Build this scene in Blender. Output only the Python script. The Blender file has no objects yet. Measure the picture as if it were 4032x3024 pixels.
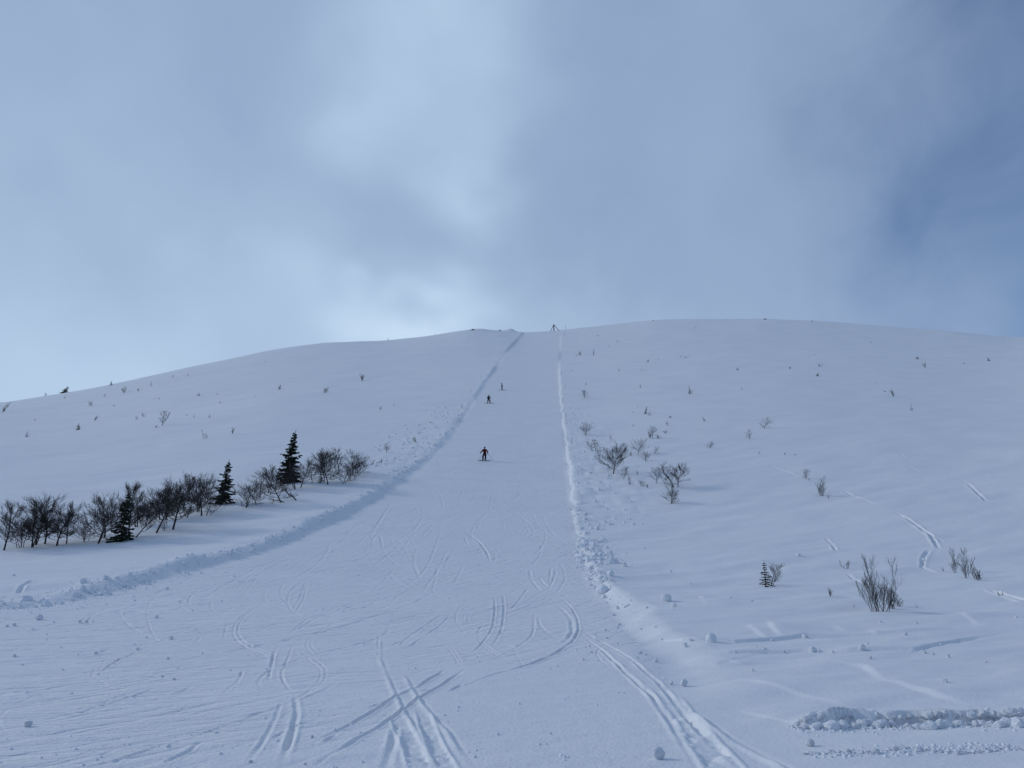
import bpy, bmesh, math, random
import numpy as np
from mathutils import Vector, Matrix

# ------------------------------------------------------------------ camera, sky, sun, exposure
scene = bpy.context.scene
col = scene.collection
EYE = 1.65
cam_data = bpy.data.cameras.new('camera'); cam = bpy.data.objects.new('camera', cam_data); col.objects.link(cam)
cam.location = (0, 0, EYE); cam.rotation_euler = (math.radians(90 + 16), 0, 0)
cam_data.sensor_width = 36; cam_data.lens = 27.714; cam_data.clip_start = 0.05; cam_data.clip_end = 20000
scene.camera = cam
vs = scene.view_settings
vs.view_transform = 'Standard'; vs.look = 'None'; vs.gamma = 1; vs.exposure = 0.0; vs.use_curve_mapping = False
scene.render.resolution_x = 1024; scene.render.resolution_y = 768

SUN_AZ = math.radians(-77)      # from straight up the hill, negative is left
SUN_EL = math.radians(28)
sun_data = bpy.data.lights.new('sun', 'SUN'); sun = bpy.data.objects.new('sun', sun_data); col.objects.link(sun)
sun_data.energy = 0.95; sun_data.angle = math.radians(10); sun_data.color = (1.0, 0.985, 0.94)
sd = Vector((math.sin(SUN_AZ) * math.cos(SUN_EL), math.cos(SUN_AZ) * math.cos(SUN_EL), math.sin(SUN_EL)))
sun.rotation_euler = (-sd).to_track_quat('-Z', 'Y').to_euler()
sun.location = sd * 900

world = bpy.data.worlds.new('World'); scene.world = world; world.use_nodes = True
wn = world.node_tree.nodes; wl = world.node_tree.links; wn.clear()
def wnode(t, **k):
    n = wn.new(t)
    for a, v in k.items(): setattr(n, a, v)
    return n
def wm(op, a, b=None, c=None):
    n = wnode('ShaderNodeMath', operation=op)
    for i, v in enumerate((a, b, c)):
        if v is None: continue
        if isinstance(v, (int, float)): n.inputs[i].default_value = v
        else: wl.new(v, n.inputs[i])
    return n.outputs[0]
def wrange(v, a, b, lo=0., hi=1.):
    n = wnode('ShaderNodeMapRange', interpolation_type='SMOOTHSTEP')
    wl.new(v, n.inputs[0]); n.inputs[1].default_value = a; n.inputs[2].default_value = b; n.inputs[3].default_value = lo; n.inputs[4].default_value = hi
    return n.outputs[0]
tc = wnode('ShaderNodeTexCoord')
def wnoise(scale, detail=4, rough=.55, dist=0.):
    n = wnode('ShaderNodeTexNoise'); n.inputs['Scale'].default_value = scale; n.inputs['Detail'].default_value = detail
    n.inputs['Roughness'].default_value = rough; n.inputs['Distortion'].default_value = dist
    wl.new(tc.outputs['Generated'], n.inputs['Vector'])
    return n
sep = wnode('ShaderNodeSeparateXYZ'); wl.new(tc.outputs['Generated'], sep.inputs[0])
DEG = 180 / math.pi
az0 = wm('MULTIPLY', wm('ARCTAN2', sep.outputs[0], sep.outputs[1]), DEG)
el0 = wm('MULTIPLY', wm('ARCSINE', sep.outputs[2]), DEG)
nz = wnoise(4.0, 3, .5, .3); nsep = wnode('ShaderNodeSeparateColor'); wl.new(nz.outputs['Color'], nsep.inputs[0])
az = wm('ADD', az0, wm('MULTIPLY_ADD', nsep.outputs[0], 20., -10.))
el = wm('ADD', el0, wm('MULTIPLY_ADD', nsep.outputs[1], 18., -9.))
def puff(a, e, sa, se, amp):
    x = wm('DIVIDE', wm('SUBTRACT', az, a), sa); y = wm('DIVIDE', wm('SUBTRACT', el, e), se)
    return wm('MULTIPLY', wm('EXPONENT', wm('MULTIPLY', wm('ADD', wm('MULTIPLY', x, x), wm('MULTIPLY', y, y)), -1.)), amp)
fb = wnoise(2.4, 6, .5, .2); fb2 = wnoise(8.0, 5, .55, .4)
bright = wm('MULTIPLY_ADD', fb.outputs[0], .16, .32)
bright = wm('MULTIPLY_ADD', wm('SUBTRACT', fb2.outputs[0], .5), .065, bright)
PUFFS = ((-8, 38, 6.5, 6.5, .10), (-2.5, 40, 3.5, 7, .09), (-12, 34, 4, 3, .06), (-2.8, 29.5, 3, 3.2, .13), (-6, 20.5, 7, 3.0, .26), (-16, 24, 5, 3.2, .07), (-40, 12, 18, 18, .14), (-24, 15, 14, 7, .10), (6, 20, 12, 4, .07), (24, 38, 14, 14, -.025), (20, 24, 8, 10, -.02), (7, 34, 6, 14, -.03))
for p in PUFFS: bright = wm('ADD', bright, puff(*p))
# cloud colour from its thickness; a gap of blue opens on the right
ccol = wnode('ShaderNodeCombineColor')
wl.new(wm('MULTIPLY', wm('POWER', bright, 1.1), 8.4), ccol.inputs[0]); wl.new(wm('MULTIPLY', bright, 10.4), ccol.inputs[1]); wl.new(wm('MULTIPLY', wm('POWER', bright, .72), 11.7), ccol.inputs[2])
gap = wm('ADD', wrange(az, 18, 40), wm('MULTIPLY_ADD', fb2.outputs[0], 1.0, -.5))
back = wrange(wm('ADD', sep.outputs[1], wm('MULTIPLY_ADD', nsep.outputs[0], .5, -.25)), .35, -.35)
gap = wm('MAXIMUM', gap, wm('MULTIPLY', back, wm('MULTIPLY_ADD', fb.outputs[0], 1.2, .15)))
gap = wrange(gap, -.05, 1.3, 0, .84)
sky = wnode('ShaderNodeTexSky', sky_type='NISHITA', sun_disc=False)
sky.sun_elevation = SUN_EL; sky.sun_rotation = SUN_AZ; sky.altitude = 900; sky.air_density = 1.3; sky.dust_density = 0.1; sky.ozone_density = 3.0
tint = wnode('ShaderNodeMix', data_type='RGBA', blend_type='MULTIPLY'); tint.inputs[0].default_value = 1; tint.inputs[7].default_value = (.72, .82, 1.0, 1); wl.new(sky.outputs[0], tint.inputs[6])
mix = wnode('ShaderNodeMix', data_type='RGBA'); wl.new(gap, mix.inputs[0]); wl.new(ccol.outputs[0], mix.inputs[6]); wl.new(tint.outputs[2], mix.inputs[7])
bg = wnode('ShaderNodeBackground'); bg.inputs[1].default_value = 0.1
wl.new(mix.outputs[2], bg.inputs[0])
wo = wnode('ShaderNodeOutputWorld'); wl.new(bg.outputs[0], wo.inputs[0])

# ------------------------------------------------------------------ materials
def mat(name, color, rough=.6, spec=.3, noise=None, bump=None, streaks=None):
    m = bpy.data.materials.new(name); m.use_nodes = True
    nt = m.node_tree; p = nt.nodes['Principled BSDF']
    p.inputs['Base Color'].default_value = (*color, 1); p.inputs['Roughness'].default_value = rough; p.inputs['Specular IOR Level'].default_value = spec
    tcn = nt.nodes.new('ShaderNodeTexCoord'); src = tcn.outputs['Object']
    if noise:
        c2, sc = noise
        n = nt.nodes.new('ShaderNodeTexNoise'); n.inputs['Scale'].default_value = sc; n.inputs['Detail'].default_value = 2
        nt.links.new(src, n.inputs['Vector'])
        mx = nt.nodes.new('ShaderNodeMix'); mx.data_type = 'RGBA'
        mx.inputs[6].default_value = (*color, 1); mx.inputs[7].default_value = (*c2, 1)
        nt.links.new(n.outputs[0], mx.inputs[0]); nt.links.new(mx.outputs[2], p.inputs['Base Color'])
    if bump:
        prev = None
        for sc, dist, st in bump:
            n = nt.nodes.new('ShaderNodeTexNoise'); n.inputs['Scale'].default_value = sc; n.inputs['Detail'].default_value = 2
            nt.links.new(src, n.inputs['Vector'])
            bp = nt.nodes.new('ShaderNodeBump'); bp.inputs['Distance'].default_value = dist; bp.inputs['Strength'].default_value = st
            nt.links.new(n.outputs[0], bp.inputs['Height'])
            if prev: nt.links.new(prev, bp.inputs['Normal'])
            prev = bp.outputs[0]
        if streaks:                                                 # worn patches; the near middle is still untouched
            def nm(op, a, b_):
                q = nt.nodes.new('ShaderNodeMath'); q.operation = op
                for i_, v_ in enumerate((a, b_)):
                    if isinstance(v_, (int, float)): q.inputs[i_].default_value = v_
                    else: nt.links.new(v_, q.inputs[i_])
                return q.outputs[0]
            def mr(v_, a, b_, lo=0., hi=1.):
                q = nt.nodes.new('ShaderNodeMapRange'); q.interpolation_type = 'SMOOTHSTEP'; nt.links.new(v_, q.inputs[0])
                for i_, k_ in enumerate((a, b_, lo, hi)): q.inputs[i_ + 1].default_value = k_
                return q.outputs[0]
            sx = nt.nodes.new('ShaderNodeSeparateXYZ'); nt.links.new(src, sx.inputs[0])
            pn = nt.nodes.new('ShaderNodeTexNoise'); pn.inputs['Scale'].default_value = .22; pn.inputs['Detail'].default_value = 2; nt.links.new(src, pn.inputs['Vector'])
            worn = nm('MAXIMUM', mr(nm('ADD', nm('MULTIPLY', pn.outputs[0], 2.0), sx.outputs[0]), .6, -1.8), mr(sx.outputs[1], 17, 24))
            worn = nm('MULTIPLY', worn, mr(pn.outputs[0], .35, .62, .25, 1.))
        for ang, along_, across, dist, st in (streaks or ()):      # fine scrapes running along the skiing direction
            mp = nt.nodes.new('ShaderNodeMapping'); mp.inputs['Rotation'].default_value = (0, 0, math.radians(ang)); mp.inputs['Scale'].default_value = (1, 1, 1)
            mp2 = nt.nodes.new('ShaderNodeMapping'); mp2.inputs['Scale'].default_value = (along_, across, along_)
            nt.links.new(src, mp.inputs['Vector']); nt.links.new(mp.outputs[0], mp2.inputs['Vector'])
            n = nt.nodes.new('ShaderNodeTexNoise'); n.inputs['Scale'].default_value = 1; n.inputs['Detail'].default_value = 2; n.inputs['Distortion'].default_value = .3
            nt.links.new(mp2.outputs[0], n.inputs['Vector'])
            rg = nt.nodes.new('ShaderNodeMapRange'); rg.inputs[1].default_value = .32; rg.inputs[2].default_value = .50
            nt.links.new(n.outputs[0], rg.inputs[0])
            bp = nt.nodes.new('ShaderNodeBump'); bp.inputs['Distance'].default_value = dist; nt.links.new(nm('MULTIPLY', worn, st), bp.inputs['Strength'])
            nt.links.new(rg.outputs[0], bp.inputs['Height']); nt.links.new(prev, bp.inputs['Normal']); prev = bp.outputs[0]
        nt.links.new(prev, p.inputs['Normal'])
    return m
M = {}
M['snow'] = mat('hillside_snow', (.87, .875, .885), .75, .2, noise=((.78, .79, .81), .12), bump=[(1.1, .10, .35), (14, .014, .8)])
M['piste'] = mat('piste_snow', (.87, .875, .885), .7, .2, noise=((.78, .79, .81), .3), bump=[(3, .04, .6), (20, .016, .9)], streaks=[(-27, .35, 4.5, .05, .55), (-64, .30, 3.2, .05, .5)])
M['lump'] = mat('packed_snow', (.82, .84, .87), .75, .2, noise=((.76, .79, .84), 3), bump=[(9, .03, .7), (40, .008, .6)])
M['bark'] = mat('birch_bark', (.030, .028, .030), .85, .15, noise=((.055, .050, .050), 14), bump=[(30, .01, .8)])
M['twig'] = mat('birch_twig', (.038, .034, .036), .85, .1, noise=((.060, .052, .052), 6))
M['needle'] = mat('spruce_needle', (.016, .027, .019), .8, .1, noise=((.042, .058, .034), 4))
M['sbark'] = mat('spruce_bark', (.045, .036, .030), .9, .1, noise=((.075, .06, .05), 9))
M['wood'] = mat('weathered_timber', (.03, .027, .026), .85, .2, noise=((.05, .046, .044), 6), bump=[(20, .01, .6)])
M['pole'] = mat('marker_stick', (.10, .085, .075), .8, .2, noise=((.16, .13, .12), 5))
M['rock'] = mat('dark_rock', (.12, .12, .125), .9, .2, noise=((.22, .22, .23), 3), bump=[(6, .05, .8)])
M['red'] = mat('red_jacket', (.075, .006, .006), .8, .15, noise=((.11, .010, .009), 9))
M['navy'] = mat('navy_cloth', (.010, .013, .030), .8, .15, noise=((.018, .022, .045), 9))
M['black'] = mat('black_cloth', (.010, .010, .014), .8, .15, noise=((.02, .02, .026), 9))
M['boot'] = mat('black_boot', (.012, .012, .014), .5, .4, noise=((.02, .02, .024), 9))
M['blue'] = mat('blue_helmet', (.012, .030, .085), .4, .5, noise=((.016, .036, .10), 5))
M['skin'] = mat('skin', (.42, .24, .17), .6, .3, noise=((.46, .28, .2), 8))
M['gog'] = mat('goggle_lens', (.01, .01, .012), .2, .6, noise=((.02, .02, .024), 4))
M['metal'] = mat('pole_metal', (.10, .105, .115), .45, .5, noise=((.14, .14, .15), 6))
M['ski'] = mat('ski_topsheet', (.02, .022, .03), .4, .5, noise=((.035, .036, .045), 5))

# ------------------------------------------------------------------ shape helpers
class MB:
    def __init__(self): self.v = []; self.f = []
    def tube(self, pts, rad, sides=4, cap=True):
        n = len(pts); base = len(self.v)
        for i in range(n):
            a = pts[max(i - 1, 0)]; b = pts[min(i + 1, n - 1)]
            d = (b[0] - a[0], b[1] - a[1], b[2] - a[2]); L = math.sqrt(d[0]**2 + d[1]**2 + d[2]**2) or 1e-6
            d = (d[0] / L, d[1] / L, d[2] / L)
            if abs(d[2]) < .9: u = (d[1], -d[0], 0.)
            else: u = (0., d[2], -d[1])
            ul = math.sqrt(u[0]**2 + u[1]**2 + u[2]**2); u = (u[0] / ul, u[1] / ul, u[2] / ul)
            w = (d[1] * u[2] - d[2] * u[1], d[2] * u[0] - d[0] * u[2], d[0] * u[1] - d[1] * u[0])
            p = pts[i]; r = rad[i]
            for k in range(sides):
                an = 2 * math.pi * k / sides; c = r * math.cos(an); s = r * math.sin(an)
                self.v.append((p[0] + c * u[0] + s * w[0], p[1] + c * u[1] + s * w[1], p[2] + c * u[2] + s * w[2]))
        for i in range(n - 1):
            for k in range(sides):
                a = base + i * sides + k; b = base + i * sides + (k + 1) % sides
                self.f.append((a, b, b + sides, a + sides))
        if cap:
            self.f.append(tuple(base + k for k in range(sides))[::-1]); self.f.append(tuple(base + (n - 1) * sides + k for k in range(sides)))
    def tri(self, a, b, c):
        i = len(self.v); self.v += [a, b, c]; self.f.append((i, i + 1, i + 2))
    def quad(self, a, b, c, d):
        i = len(self.v); self.v += [a, b, c, d]; self.f.append((i, i + 1, i + 2, i + 3))
    def box(self, c, s, rot=None):
        i = len(self.v)
        for z in (-1, 1):
            for y in (-1, 1):
                for x in (-1, 1):
                    q = Vector((x * s[0] / 2, y * s[1] / 2, z * s[2] / 2))
                    if rot: q = rot @ q
                    self.v.append((q.x + c[0], q.y + c[1], q.z + c[2]))
        for q in ((0, 2, 3, 1), (4, 5, 7, 6), (0, 1, 5, 4), (2, 6, 7, 3), (0, 4, 6, 2), (1, 3, 7, 5)): self.f.append(tuple(i + k for k in q))
    def mesh(self, name, m, smooth_=True):
        me = bpy.data.meshes.new(name); me.from_pydata(self.v, [], self.f); me.materials.append(m)
        if smooth_: me.polygons.foreach_set('use_smooth', [True] * len(me.polygons))
        return me
def link(name, me, parent=None, loc=None):
    o = bpy.data.objects.new(name, me); col.objects.link(o)
    if parent: o.parent = parent
    if loc is not None: o.location = loc
    return o
def tag(o, label, cat, group=None, kind=None):
    o['label'] = label; o['category'] = cat
    if group: o['group'] = group
    if kind: o['kind'] = kind
    return o
def empty(name, loc):
    o = bpy.data.objects.new(name, None); col.objects.link(o); o.location = loc; o.empty_display_size = .3
    return o

# ------------------------------------------------------------------ the hill
CREST_PHI = np.radians(np.arange(-180, 180.01, .5))
CREST_K = np.array([-0.2198,-0.2196,-0.2193,-0.219,-0.2187,-0.2183,-0.218,-0.2177,-0.2173,-0.217,-0.2167,-0.2163,-0.216,-0.2157,-0.2153,-0.215,-0.2147,-0.2143,-0.214,-0.2137,-0.2133,-0.213,-0.2127,-0.2123,-0.212,-0.2117,-0.2113,-0.211,-0.2107,-0.2103,-0.21,-0.2097,-0.2093,-0.209,-0.2087,-0.2083,-0.208,-0.2077,-0.2073,-0.207,-0.2067,-0.2063,-0.206,-0.2057,-0.2053,-0.205,-0.2047,-0.2043,-0.204,-0.2037,-0.2033,-0.203,-0.2027,-0.2023,-0.202,-0.2017,-0.2013,-0.201,-0.2007,-0.2003,-0.2,-0.1997,-0.1993,-0.199,-0.1987,-0.1983,-0.198,-0.1977,-0.1973,-0.197,-0.1967,-0.1963,-0.196,-0.1957,-0.1953,-0.195,-0.1947,-0.1943,-0.194,-0.1937,-0.1933,-0.193,-0.1927,-0.1923,-0.192,-0.1917,-0.1913,-0.191,-0.1907,-0.1903,-0.19,-0.1897,-0.1893,-0.189,-0.1887,-0.1883,-0.188,-0.1877,-0.1873,-0.187,-0.1867,-0.1863,-0.186,-0.1857,-0.1853,-0.185,-0.1847,-0.1843,-0.184,-0.1837,-0.1833,-0.183,-0.1827,-0.1823,-0.182,-0.1817,-0.1813,-0.181,-0.1807,-0.18,-0.1787,-0.1764,-0.1734,-0.1701,-0.1669,-0.1636,-0.1603,-0.157,-0.1537,-0.1504,-0.1471,-0.1439,-0.1406,-0.1373,-0.134,-0.1307,-0.1274,-0.1241,-0.1209,-0.1176,-0.1143,-0.111,-0.1077,-0.1044,-0.1011,-0.0979,-0.0946,-0.0913,-0.088,-0.0847,-0.0814,-0.0781,-0.0749,-0.0716,-0.0683,-0.065,-0.0617,-0.0584,-0.0551,-0.0519,-0.0486,-0.0453,-0.042,-0.0387,-0.0354,-0.0321,-0.0289,-0.0256,-0.0223,-0.019,-0.0157,-0.0124,-0.0091,-0.0059,-0.0026,0.0007,0.004,0.0073,0.0106,0.0139,0.0171,0.0204,0.0237,0.027,0.0303,0.0336,0.0369,0.0401,0.0434,0.0469,0.0508,0.0552,0.06,0.065,0.07,0.075,0.08,0.085,0.09,0.095,0.1,0.105,0.11,0.115,0.12,0.125,0.13,0.135,0.14,0.145,0.15,0.155,0.16,0.165,0.17,0.175,0.18,0.185,0.19,0.195,0.2,0.205,0.21,0.215,0.22,0.225,0.23,0.235,0.24,0.245,0.25,0.255,0.26,0.265,0.27,0.275,0.28,0.285,0.29,0.295,0.3,0.3051,0.3102,0.3153,0.3204,0.3255,0.3306,0.3357,0.3408,0.3459,0.351,0.3561,0.3612,0.3663,0.3714,0.3765,0.3816,0.3866,0.3917,0.3968,0.4019,0.407,0.4121,0.4172,0.4223,0.4274,0.4325,0.4376,0.4427,0.4476,0.4521,0.456,0.4595,0.4628,0.4662,0.4695,0.4728,0.4761,0.4794,0.4827,0.486,0.4893,0.4926,0.4959,0.4993,0.5026,0.5059,0.5092,0.5125,0.5158,0.5191,0.5229,0.5276,0.5341,0.5418,0.5504,0.5591,0.5677,0.5763,0.5849,0.5935,0.6022,0.611,0.6202,0.6295,0.6389,0.6484,0.6579,0.6675,0.6772,0.687,0.6967,0.7065,0.7164,0.7263,0.7364,0.7464,0.7565,0.7667,0.7769,0.7873,0.7976,0.8077,0.8172,0.8261,0.8346,0.8428,0.8507,0.8582,0.8655,0.8725,0.8791,0.8852,0.8909,0.8964,0.9019,0.9071,0.9122,0.917,0.9217,0.9266,0.9317,0.9372,0.9431,0.9492,0.9553,0.9614,0.9676,0.9739,0.9803,0.9868,0.9934,0.9995,1.0045,1.008,1.0102,1.0118,1.013,1.0136,1.013,1.0121,1.0117,1.0128,1.0151,1.0178,1.0205,1.0232,1.0261,1.0294,1.0329,1.0363,1.0396,1.0428,1.0458,1.0488,1.0517,1.0546,1.0576,1.0605,1.0635,1.0662,1.0685,1.0698,1.0702,1.07,1.0696,1.0692,1.0685,1.0675,1.0661,1.0643,1.0625,1.0606,1.0588,1.0569,1.0551,1.0531,1.0508,1.0478,1.0442,1.0402,1.036,1.0317,1.0274,1.0228,1.0177,1.012,1.0061,1,0.9939,0.9879,0.9818,0.9755,0.969,0.9622,0.9551,0.9479,0.9408,0.9336,0.9265,0.9192,0.9117,0.9039,0.8959,0.8878,0.8798,0.8717,0.8636,0.8562,0.8501,0.8461,0.8434,0.8414,0.8394,0.8374,0.8354,0.8334,0.8313,0.8293,0.8273,0.8253,0.8233,0.8213,0.8193,0.8172,0.8152,0.8132,0.8112,0.8092,0.8067,0.8033,0.7985,0.7928,0.7866,0.7805,0.7743,0.7681,0.7619,0.7558,0.7496,0.7434,0.7373,0.7311,0.7249,0.7187,0.7126,0.7064,0.7002,0.6941,0.6879,0.6817,0.6755,0.6694,0.6632,0.657,0.6509,0.6447,0.6385,0.6323,0.6261,0.6199,0.6136,0.6072,0.6008,0.5944,0.588,0.5816,0.5752,0.5688,0.5624,0.556,0.5496,0.5432,0.5368,0.5304,0.524,0.5176,0.5112,0.5048,0.4984,0.492,0.4856,0.4792,0.4728,0.4664,0.46,0.4536,0.4472,0.4408,0.4344,0.428,0.4216,0.4152,0.4088,0.4024,0.396,0.3896,0.3832,0.3768,0.3704,0.364,0.3576,0.3512,0.3448,0.3384,0.332,0.3256,0.3192,0.3128,0.3064,0.3002,0.294,0.288,0.282,0.276,0.27,0.264,0.258,0.252,0.246,0.24,0.234,0.228,0.222,0.216,0.21,0.204,0.198,0.192,0.186,0.18,0.174,0.168,0.162,0.156,0.15,0.144,0.138,0.132,0.126,0.12,0.114,0.108,0.102,0.096,0.09,0.084,0.078,0.072,0.066,0.06,0.054,0.048,0.042,0.036,0.03,0.024,0.018,0.012,0.006,-0,-0.006,-0.012,-0.018,-0.024,-0.03,-0.036,-0.042,-0.048,-0.054,-0.06,-0.066,-0.072,-0.078,-0.084,-0.09,-0.096,-0.102,-0.108,-0.1134,-0.1177,-0.1203,-0.1217,-0.1225,-0.1233,-0.1242,-0.125,-0.1258,-0.1267,-0.1275,-0.1283,-0.1292,-0.13,-0.1308,-0.1317,-0.1325,-0.1333,-0.1342,-0.135,-0.1358,-0.1367,-0.1375,-0.1383,-0.1392,-0.14,-0.1408,-0.1417,-0.1425,-0.1433,-0.1442,-0.145,-0.1458,-0.1467,-0.1475,-0.1483,-0.1492,-0.15,-0.1508,-0.1517,-0.1525,-0.1533,-0.1542,-0.155,-0.1558,-0.1567,-0.1575,-0.1583,-0.1592,-0.16,-0.1608,-0.1617,-0.1625,-0.1633,-0.1642,-0.165,-0.1658,-0.1667,-0.1675,-0.1683,-0.1692,-0.17,-0.1708,-0.1717,-0.1725,-0.1733,-0.1742,-0.175,-0.1758,-0.1767,-0.1775,-0.1783,-0.1792,-0.18,-0.1808,-0.1817,-0.1825,-0.1833,-0.1842,-0.185,-0.1858,-0.1867,-0.1875,-0.1883,-0.1892,-0.19,-0.1908,-0.1917,-0.1925,-0.1933,-0.1942,-0.195,-0.1958,-0.1967,-0.1975,-0.1983,-0.1992,-0.2,-0.2008,-0.2017,-0.2025,-0.2033,-0.2042,-0.205,-0.2058,-0.2067,-0.2075,-0.2083,-0.2092,-0.21,-0.2108,-0.2117,-0.2125,-0.2133,-0.2142,-0.215,-0.2158,-0.2167,-0.2175,-0.2183,-0.2191,-0.2196])
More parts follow.
